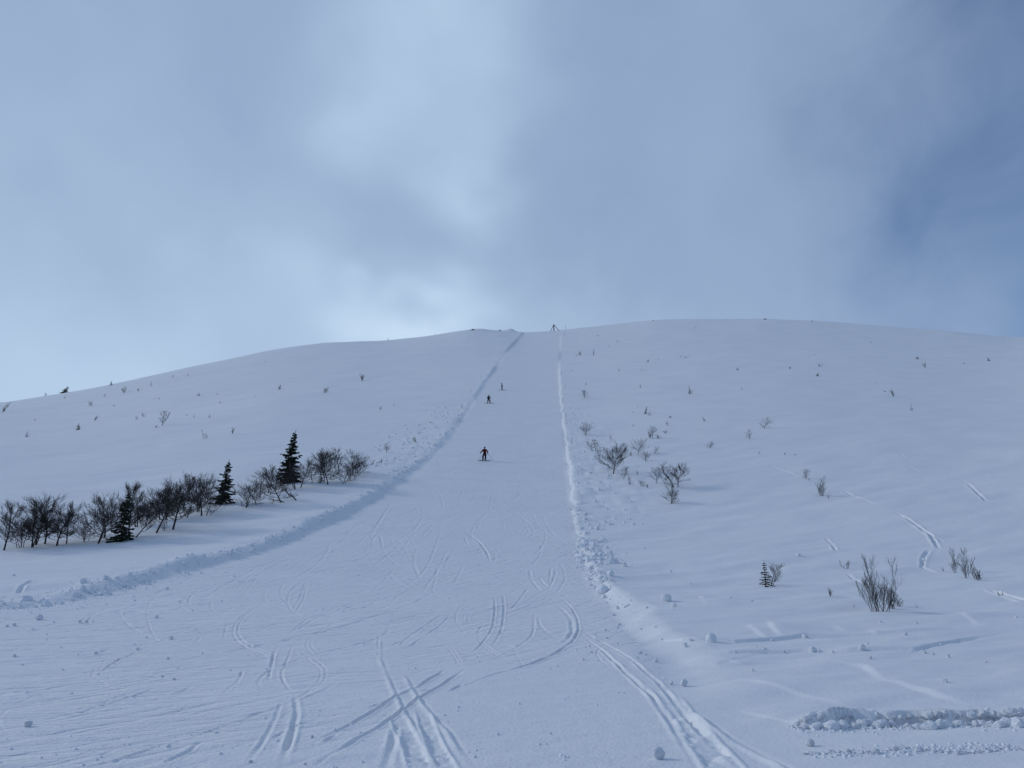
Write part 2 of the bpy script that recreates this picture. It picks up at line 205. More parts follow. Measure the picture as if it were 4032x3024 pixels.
CREST_S = np.array([-0.2167,-0.2169,-0.2171,-0.2172,-0.2172,-0.2172,-0.2171,-0.217,-0.2168,-0.2166,-0.2164,-0.2161,-0.2159,-0.2156,-0.2153,-0.215,-0.2146,-0.2143,-0.214,-0.2137,-0.2133,-0.213,-0.2127,-0.2123,-0.212,-0.2117,-0.2113,-0.211,-0.2107,-0.2103,-0.21,-0.2097,-0.2093,-0.209,-0.2087,-0.2083,-0.208,-0.2077,-0.2073,-0.207,-0.2067,-0.2063,-0.206,-0.2057,-0.2053,-0.205,-0.2047,-0.2043,-0.204,-0.2037,-0.2033,-0.203,-0.2027,-0.2023,-0.202,-0.2017,-0.2013,-0.201,-0.2007,-0.2003,-0.2,-0.1997,-0.1993,-0.199,-0.1987,-0.1983,-0.198,-0.1977,-0.1973,-0.197,-0.1967,-0.1963,-0.196,-0.1957,-0.1953,-0.195,-0.1947,-0.1943,-0.194,-0.1937,-0.1933,-0.193,-0.1927,-0.1923,-0.192,-0.1917,-0.1913,-0.191,-0.1907,-0.1903,-0.19,-0.1897,-0.1893,-0.189,-0.1887,-0.1883,-0.188,-0.1877,-0.1873,-0.187,-0.1867,-0.1863,-0.186,-0.1856,-0.1853,-0.1849,-0.1845,-0.1841,-0.1836,-0.1831,-0.1826,-0.182,-0.1813,-0.1806,-0.1797,-0.1787,-0.1776,-0.1764,-0.175,-0.1734,-0.1717,-0.1698,-0.1678,-0.1655,-0.1632,-0.1607,-0.158,-0.1552,-0.1524,-0.1494,-0.1464,-0.1433,-0.1402,-0.137,-0.1338,-0.1306,-0.1274,-0.1241,-0.1208,-0.1176,-0.1143,-0.111,-0.1077,-0.1044,-0.1011,-0.0979,-0.0946,-0.0913,-0.088,-0.0847,-0.0814,-0.0781,-0.0749,-0.0716,-0.0683,-0.065,-0.0617,-0.0584,-0.0551,-0.0519,-0.0486,-0.0453,-0.042,-0.0387,-0.0354,-0.0321,-0.0289,-0.0256,-0.0223,-0.019,-0.0157,-0.0124,-0.0091,-0.0058,-0.0025,0.0008,0.0041,0.0074,0.0108,0.0142,0.0176,0.021,0.0245,0.028,0.0316,0.0353,0.039,0.0428,0.0467,0.0507,0.0548,0.059,0.0633,0.0677,0.0721,0.0767,0.0813,0.086,0.0908,0.0956,0.1004,0.1053,0.1102,0.1151,0.1201,0.1251,0.13,0.135,0.14,0.145,0.15,0.155,0.16,0.165,0.17,0.175,0.18,0.185,0.19,0.195,0.2,0.205,0.21,0.215,0.22,0.225,0.23,0.235,0.24,0.245,0.25,0.255,0.26,0.2651,0.2701,0.2751,0.2801,0.2852,0.2902,0.2952,0.3003,0.3053,0.3104,0.3154,0.3205,0.3256,0.3307,0.3357,0.3408,0.3459,0.351,0.3561,0.3612,0.3662,0.3713,0.3764,0.3814,0.3865,0.3915,0.3965,0.4015,0.4064,0.4113,0.4162,0.421,0.4257,0.4303,0.4348,0.4393,0.4436,0.4479,0.452,0.4561,0.4601,0.464,0.4678,0.4715,0.4752,0.4789,0.4825,0.4862,0.4899,0.4936,0.4975,0.5014,0.5055,0.5097,0.5142,0.5189,0.5238,0.529,0.5345,0.5403,0.5464,0.5529,0.5596,0.5667,0.5741,0.5817,0.5896,0.5978,0.6062,0.6147,0.6235,0.6324,0.6415,0.6507,0.66,0.6693,0.6788,0.6883,0.6979,0.7076,0.7172,0.7269,0.7365,0.7461,0.7556,0.7651,0.7745,0.7837,0.7928,0.8018,0.8105,0.8191,0.8274,0.8355,0.8434,0.851,0.8584,0.8656,0.8725,0.8792,0.8858,0.8921,0.8983,0.9044,0.9103,0.9162,0.9219,0.9276,0.9333,0.9388,0.9443,0.9498,0.9551,0.9604,0.9655,0.9705,0.9752,0.9798,0.9842,0.9883,0.9921,0.9957,0.9991,1.0022,1.0051,1.0078,1.0104,1.0129,1.0152,1.0175,1.0198,1.0222,1.0245,1.0269,1.0293,1.0318,1.0343,1.0368,1.0394,1.0419,1.0444,1.0468,1.0492,1.0514,1.0534,1.0553,1.057,1.0585,1.0598,1.0608,1.0615,1.062,1.0622,1.0621,1.0617,1.0611,1.0602,1.0591,1.0576,1.056,1.054,1.0519,1.0494,1.0468,1.0438,1.0407,1.0373,1.0336,1.0297,1.0255,1.0211,1.0165,1.0116,1.0065,1.0012,0.9957,0.9899,0.984,0.978,0.9718,0.9654,0.9589,0.9523,0.9456,0.9389,0.9321,0.9253,0.9185,0.9118,0.9051,0.8986,0.8922,0.8861,0.8802,0.8745,0.8691,0.8641,0.8593,0.8548,0.8507,0.8468,0.8432,0.8398,0.8367,0.8337,0.8308,0.8281,0.8253,0.8226,0.8199,0.8171,0.8143,0.8113,0.8081,0.8048,0.8012,0.7975,0.7935,0.7893,0.7848,0.7801,0.7753,0.7702,0.7649,0.7595,0.7539,0.7482,0.7424,0.7365,0.7306,0.7245,0.7185,0.7124,0.7063,0.7001,0.694,0.6878,0.6816,0.6755,0.6693,0.6631,0.6569,0.6506,0.6444,0.6382,0.6319,0.6256,0.6194,0.6131,0.6068,0.6004,0.5941,0.5878,0.5814,0.5751,0.5687,0.5623,0.5559,0.5496,0.5432,0.5368,0.5304,0.524,0.5176,0.5112,0.5048,0.4984,0.492,0.4856,0.4792,0.4728,0.4664,0.46,0.4536,0.4472,0.4408,0.4344,0.428,0.4216,0.4152,0.4088,0.4024,0.396,0.3896,0.3832,0.3769,0.3705,0.3641,0.3577,0.3514,0.345,0.3387,0.3324,0.3261,0.3198,0.3136,0.3073,0.3011,0.2949,0.2888,0.2826,0.2765,0.2704,0.2643,0.2582,0.2522,0.2461,0.2401,0.2341,0.2281,0.222,0.216,0.21,0.204,0.198,0.192,0.186,0.18,0.174,0.168,0.162,0.156,0.15,0.144,0.138,0.132,0.126,0.12,0.114,0.108,0.102,0.096,0.09,0.084,0.078,0.072,0.066,0.06,0.054,0.048,0.042,0.036,0.03,0.024,0.018,0.012,0.006,0,-0.006,-0.0119,-0.0179,-0.0239,-0.0298,-0.0357,-0.0415,-0.0474,-0.0531,-0.0587,-0.0643,-0.0697,-0.0749,-0.08,-0.0849,-0.0895,-0.0939,-0.0981,-0.1019,-0.1055,-0.1087,-0.1117,-0.1144,-0.1169,-0.1191,-0.121,-0.1228,-0.1243,-0.1258,-0.1271,-0.1283,-0.1294,-0.1304,-0.1314,-0.1323,-0.1332,-0.1341,-0.1349,-0.1358,-0.1367,-0.1375,-0.1383,-0.1392,-0.14,-0.1408,-0.1417,-0.1425,-0.1433,-0.1442,-0.145,-0.1458,-0.1467,-0.1475,-0.1483,-0.1492,-0.15,-0.1508,-0.1517,-0.1525,-0.1533,-0.1542,-0.155,-0.1558,-0.1567,-0.1575,-0.1583,-0.1592,-0.16,-0.1608,-0.1617,-0.1625,-0.1633,-0.1642,-0.165,-0.1658,-0.1667,-0.1675,-0.1683,-0.1692,-0.17,-0.1708,-0.1717,-0.1725,-0.1733,-0.1742,-0.175,-0.1758,-0.1767,-0.1775,-0.1783,-0.1792,-0.18,-0.1808,-0.1817,-0.1825,-0.1833,-0.1842,-0.185,-0.1858,-0.1867,-0.1875,-0.1883,-0.1892,-0.19,-0.1908,-0.1917,-0.1925,-0.1933,-0.1942,-0.195,-0.1958,-0.1967,-0.1975,-0.1983,-0.1992,-0.2,-0.2008,-0.2017,-0.2025,-0.2033,-0.2042,-0.205,-0.2058,-0.2066,-0.2075,-0.2083,-0.2091,-0.2099,-0.2106,-0.2114,-0.2121,-0.2128,-0.2135,-0.2141,-0.2147,-0.2152,-0.2157,-0.2161,-0.2164,-0.2167])
LEFT_Y = np.array([0,2,4,6,8,10,12,14,16,18,20,22,24,26,28,30,32,34,36,38,40,42,44,46,48,50,52,54,56,58,60,62,64,66,68,70,72,74,76,78,80,82,84,86,88,90,92,94,96,98,100,102,104,106,108,110,112,114,116,118,120,122,124,126,128,130,132,134,136,138,140,142,144,146,148,150,152,154,156,158,160,162,164,166,168,170,172,174,176,178,180,182,184,186,188,190,192,194,196,198,200,202,204,206,208,210,212,214,216,218,220,222,224,226,228,230,232,234,236,238,240,242,244,246,248,250,252,254,256,258,260,262,264,266,268,270,272,274,276,278,280,282,284,286,288,290,292,294,296,298,300,302,304,306,308,310,312,314,316,318,320,322,324,326,328,330,332,334,336,338,340,342,344,346,348,350,352,354,356,358,360,362,364,366,368,370,372,374,376,378,380,382,384,386,388,390,392,394,396,398,400,402,404,406,408,410,412,414,416,418,420,422,424,426,428,430]); LEFT_X = np.array([-86.35,-83.71,-80.19,-75.79,-71.4,-67,-62.6,-58.2,-53.81,-49.41,-45.01,-40.55,-35.85,-30.9,-26.59,-23.17,-20.72,-19.38,-19.13,-19.11,-19.03,-18.91,-18.7,-18.43,-18.1,-17.71,-17.32,-16.98,-16.7,-16.46,-16.28,-16.09,-15.88,-15.66,-15.43,-15.17,-14.9,-14.62,-14.35,-14.1,-13.86,-13.63,-13.42,-13.21,-12.99,-12.78,-12.58,-12.38,-12.18,-11.99,-11.81,-11.62,-11.43,-11.24,-11.06,-10.87,-10.68,-10.51,-10.35,-10.22,-10.11,-10.03,-9.95,-9.88,-9.81,-9.73,-9.66,-9.58,-9.51,-9.44,-9.36,-9.29,-9.22,-9.14,-9.07,-8.99,-8.92,-8.85,-8.78,-8.72,-8.65,-8.59,-8.52,-8.46,-8.39,-8.32,-8.26,-8.19,-8.13,-8.06,-7.99,-7.93,-7.86,-7.8,-7.73,-7.67,-7.6,-7.53,-7.47,-7.4,-7.34,-7.27,-7.2,-7.13,-7.04,-6.95,-6.84,-6.73,-6.63,-6.52,-6.41,-6.3,-6.19,-6.08,-5.97,-5.87,-5.76,-5.65,-5.54,-5.43,-5.32,-5.21,-5.11,-5,-4.89,-4.78,-4.67,-4.56,-4.45,-4.35,-4.24,-4.13,-4.02,-3.91,-3.8,-3.69,-3.59,-3.48,-3.37,-3.26,-3.15,-3.04,-2.92,-2.78,-2.62,-2.44,-2.24,-2.04,-1.85,-1.65,-1.45,-1.25,-1.05,-0.86,-0.66,-0.46,-0.26,-0.07,0.13,0.33,0.53,0.73,0.92,1.12,1.32,1.52,1.72,1.91,2.11,2.31,2.51,2.71,2.9,3.1,3.3,3.5,3.7,3.89,4.09,4.29,4.49,4.68,4.88,5.08,5.26,5.42,5.55,5.66,5.74,5.81,5.87,5.94,6.01,6.07,6.14,6.21,6.27,6.34,6.41,6.47,6.54,6.61,6.67,6.74,6.81,6.87,6.94,7.01,7.07,7.14,7.21,7.27,7.34,7.41,7.46,7.5])
RIGHT_Y = np.array([0,2,4,6,8,10,12,14,16,18,20,22,24,26,28,30,32,34,36,38,40,42,44,46,48,50,52,54,56,58,60,62,64,66,68,70,72,74,76,78,80,82,84,86,88,90,92,94,96,98,100,102,104,106,108,110,112,114,116,118,120,122,124,126,128,130,132,134,136,138,140,142,144,146,148,150,152,154,156,158,160,162,164,166,168,170,172,174,176,178,180,182,184,186,188,190,192,194,196,198,200,202,204,206,208,210,212,214,216,218,220,222,224,226,228,230,232,234,236,238,240,242,244,246,248,250,252,254,256,258,260,262,264,266,268,270,272,274,276,278,280,282,284,286,288,290,292,294,296,298,300,302,304,306,308,310,312,314,316,318,320,322,324,326,328,330,332,334,336,338,340,342,344,346,348,350,352,354,356,358,360,362,364,366,368,370,372,374,376,378,380,382,384,386,388,390,392,394,396,398,400,402,404,406,408,410,412,414,416,418,420,422,424]); RIGHT_X = np.array([2.55,2.57,2.6,2.64,2.7,2.78,2.89,3.03,3.19,3.36,3.51,3.65,3.77,3.88,3.98,4.07,4.17,4.25,4.32,4.37,4.42,4.46,4.51,4.56,4.63,4.7,4.77,4.85,4.93,5.01,5.1,5.19,5.29,5.39,5.48,5.58,5.68,5.77,5.87,5.97,6.08,6.18,6.29,6.39,6.5,6.6,6.71,6.82,6.92,7.03,7.13,7.24,7.34,7.44,7.55,7.65,7.75,7.85,7.95,8.06,8.16,8.26,8.36,8.46,8.56,8.67,8.77,8.87,8.97,9.07,9.18,9.28,9.38,9.48,9.58,9.69,9.79,9.89,9.99,10.1,10.21,10.32,10.43,10.54,10.66,10.77,10.89,11,11.12,11.23,11.34,11.46,11.57,11.69,11.8,11.91,12.03,12.14,12.26,12.37,12.49,12.6,12.71,12.83,12.94,13.06,13.17,13.29,13.4,13.51,13.63,13.74,13.86,13.97,14.08,14.2,14.32,14.44,14.57,14.71,14.85,15,15.14,15.29,15.43,15.58,15.72,15.87,16.01,16.16,16.3,16.45,16.59,16.74,16.88,17.03,17.17,17.32,17.46,17.61,17.75,17.9,18.04,18.19,18.33,18.48,18.62,18.77,18.92,19.06,19.21,19.35,19.5,19.64,19.79,19.93,20.08,20.22,20.37,20.51,20.66,20.8,20.95,21.09,21.24,21.38,21.53,21.67,21.82,21.96,22.11,22.25,22.4,22.54,22.69,22.83,22.98,23.13,23.27,23.42,23.56,23.7,23.83,23.94,24.03,24.11,24.18,24.24,24.31,24.38,24.44,24.51,24.58,24.64,24.71,24.78,24.84,24.91,24.98,25.04,25.11,25.18,25.24,25.31,25.38,25.44,25.51,25.58,25.64,25.71,25.78,25.83,25.87])
LIP = (-0.80, 389.25); LIP2 = (-16.18, 375.65)

def smooth(a, b, t):
    u = np.clip((t - a) / (b - a), 0, 1)
    return u * u * (3 - 2 * u)

def vnoise(x, y, seed=0):
    """2-D value noise in -1..1"""
    xi = np.floor(x); yi = np.floor(y)
    fx = x - xi; fy = y - yi
    fx = fx * fx * fx * (fx * (fx * 6 - 15) + 10); fy = fy * fy * fy * (fy * (fy * 6 - 15) + 10)
    xi = xi.astype(np.int64); yi = yi.astype(np.int64)
    def h(i, j):
        n = (i * 374761393 + j * 668265263 + seed * 974634757) & 0xFFFFFFFF
        n = ((n ^ (n >> 13)) * 1274126177) & 0xFFFFFFFF
        n = n ^ (n >> 16)
        return (n & 0xFFFF) / 32767.5 - 1.0
    a = h(xi, yi); b = h(xi + 1, yi); c = h(xi, yi + 1); d = h(xi + 1, yi + 1)
    return (a + (b - a) * fx) * (1 - fy) + (c + (d - c) * fx) * fy

def fbm(x, y, lam, seed, octaves=3, r=None):
    """fractal noise; octaves finer than the mesh can carry at range r fade out"""
    z = 0.0; amp = 1.0; l = lam
    for o in range(octaves):
        n = vnoise(x / l + 17.3 * o, y / l - 9.1 * o, seed + o * 7)
        if r is not None:
            n = n * np.clip(l / (0.011 * r) - 0.6, 0, 1)
        z = z + amp * n
        amp *= 0.5; l *= 0.5
    return z / 1.6

# fall line profile: slope of the run against distance from its foot
_SR = np.array([0, 9, 20, 35, 55, 78, 105, 163, 215, 300, 365, 400, 430, 480, 560, 800, 6000.])
_SS = np.array([0, .015, .05, .11, .22, .31, .37, .39, .40, .44, .455, .36, .20, .08, .0, -.06, -.03])
_RG = np.concatenate([np.arange(0, 900, 0.5), np.arange(900, 6001, 20.0)])
_SG = np.interp(_RG, _SR, _SS)
_k = np.ones(31) / 31
_SG[:1700] = np.convolve(np.pad(_SG[:1715], 15, mode='edge'), _k, 'same')[15:1715]
_SG[:30] *= np.linspace(0, 1, 30)
_PG = np.concatenate([[0], np.cumsum(0.5 * (_SG[1:] + _SG[:-1]) * np.diff(_RG))])
_RPHI = np.radians(np.arange(-180, 180.1, 1.0))
_RR = np.convolve(np.pad(np.interp(_RPHI, np.radians([-180, -60, -33, 0, 33, 60, 180.]), [300, 300, 335, 400, 420, 380, 300.]), 30, mode='edge'), np.hanning(61) / np.hanning(61).sum(), 'valid')

def base(x, y):
    phi = np.arctan2(x, y); r = np.hypot(x, y)
    rho = r * 400.0 / np.interp(phi, _RPHI, _RR)
    k = np.interp(phi, CREST_PHI, CREST_S)
    return np.interp(rho, _RG, _PG) * (k + (np.interp(phi, CREST_PHI, CREST_K) - k) * smooth(255, 395, rho))

def edges(x, y):
    """signed distance inside the piste from its left and right edge"""
    xl = np.interp(y, LEFT_Y, LEFT_X); xr = np.interp(y, RIGHT_Y, RIGHT_X)
    dl = (np.interp(y + 1, LEFT_Y, LEFT_X) - np.interp(y - 1, LEFT_Y, LEFT_X)) / 2
    dr = (np.interp(y + 1, RIGHT_Y, RIGHT_X) - np.interp(y - 1, RIGHT_Y, RIGHT_X)) / 2
    return (x - xl) / np.sqrt(1 + dl * dl), (xr - x) / np.sqrt(1 + dr * dr)

def ground(x, y):
    x = np.asarray(x, float); y = np.asarray(y, float)
    r = np.hypot(x, y)
    z = base(x, y)
    tl, tr = edges(x, y)
    front = smooth(-5, 8, y)
    jag = fbm(x, y, 3.0, 40, 3, r)
    tl2 = tl + (0.5 * jag + .10 * fbm(x, y, 9, 41, 2, r)) * smooth(30, 60, y); tr2 = tr + 0.4 * jag
    inside = smooth(-0.8, 0.6, tl) * smooth(-0.8, 0.6, tr) * front
    # banks along both edges of the piste
    hl = np.interp(y, [0, 18, 27, 40, 60, 90, 200, 370, 400, 420], [0, 0, .30, .32, .31, .30, .27, .28, .30, 0])
    s = smooth(0.35, -1.0, tl2); dec = np.exp(-np.maximum(-tl2 - 1.0, 0) / 7)
    z = z + hl * s * (0.25 + 0.75 * dec)
    lip = np.exp(-((tl2 + 1.0) / 1.1) ** 2)
    z = z + hl * lip * (0.5 * fbm(x, y, 1.5, 51, 4, r) + .25 * fbm(x, y, 5, 52, 2, r))
    hr = np.interp(y, [0, 15, 22, 34, 48, 70, 110, 190, 250, 415], [0, .05, .28, .36, .20, .16, .26, .22, .05, 0])
    wr = np.interp(y, [0, 30, 42, 60, 400], [1.5, 1.5, .7, .35, .5])
    s = smooth(0.15, -1, tr2 / wr); dec = np.exp(-np.maximum(-tr2 - wr, 0) / 6)
    z = z + hr * s * (0.2 + 0.8 * dec)
    # churned debris beside the run
    m = smooth(85, 105, y) * smooth(185, 150, y) * smooth(0, -1.5, tl) * smooth(-16, -5, tl + 3 * jag)
    m = m + smooth(62, 80, y) * smooth(165, 140, y) * smooth(0, -.8, tr) * smooth(-9, -5, tr + 2 * jag)
    z = z + m * (0.26 * np.abs(fbm(x, y, 1.6, 61, 3, r)) + 0.10 * fbm(x, y, 4, 62, 2, r))
    # wind-shaped snow off the piste
    off = (1 - inside) * np.clip((r - 6) / 30, 0.05, 1)
    z = z + off * (0.55 * fbm(x, y, 46, 3, 2) + 0.16 * fbm(x, y, 11, 4, 2, r))
    u = x * 0.86 + y * 0.5; v = -x * 0.5 + y * 0.86
    z = z + (1 - inside) * np.clip((r - 6) / 12, 0.1, 1) * (0.11 * fbm(u / 3.2, v, 1.6, 9, 3, r) + 0.10 * fbm(u / 2.5, v, 5.0, 13, 2, r) * smooth(20, 60, r) + 0.03 * fbm(x, y, .9, 10, 2, r) * smooth(0, .6, vnoise(x / 13, y / 13, 70)))
    # skied-out and groomed snow on the piste
    rough = smooth(4, -14, x + 0.05 * y) * smooth(75, 30, y)
    u = x * 0.93 + y * 0.37; v = -x * 0.37 + y * 0.93
    z = z + inside * (0.05 * fbm(x, y, 9, 5, 2, r) + (0.014 + 0.03 * rough) * fbm(u / 3.5, v, .45, 6, 3, r)
                      + 0.035 * rough * np.maximum(fbm(x, y, .32, 8, 3, r), 0) * smooth(-.2, .5, vnoise(x / 1.7, y / 1.1, 78)) + (.02 + 0.04 * smooth(90, 180, y)) * fbm(u / 2, v, 3, 12, 2, r))
    # drifted lip where the left bank reaches the crest
    z = z + 1.6 * np.exp(-((x - LIP[0]) / 2.6) ** 2 - ((y - LIP[1]) / 7) ** 2)
    z = z + 0.9 * np.exp(-((x - LIP2[0]) / 6.0) ** 2 - ((y - LIP2[1]) / 8) ** 2)
    return z

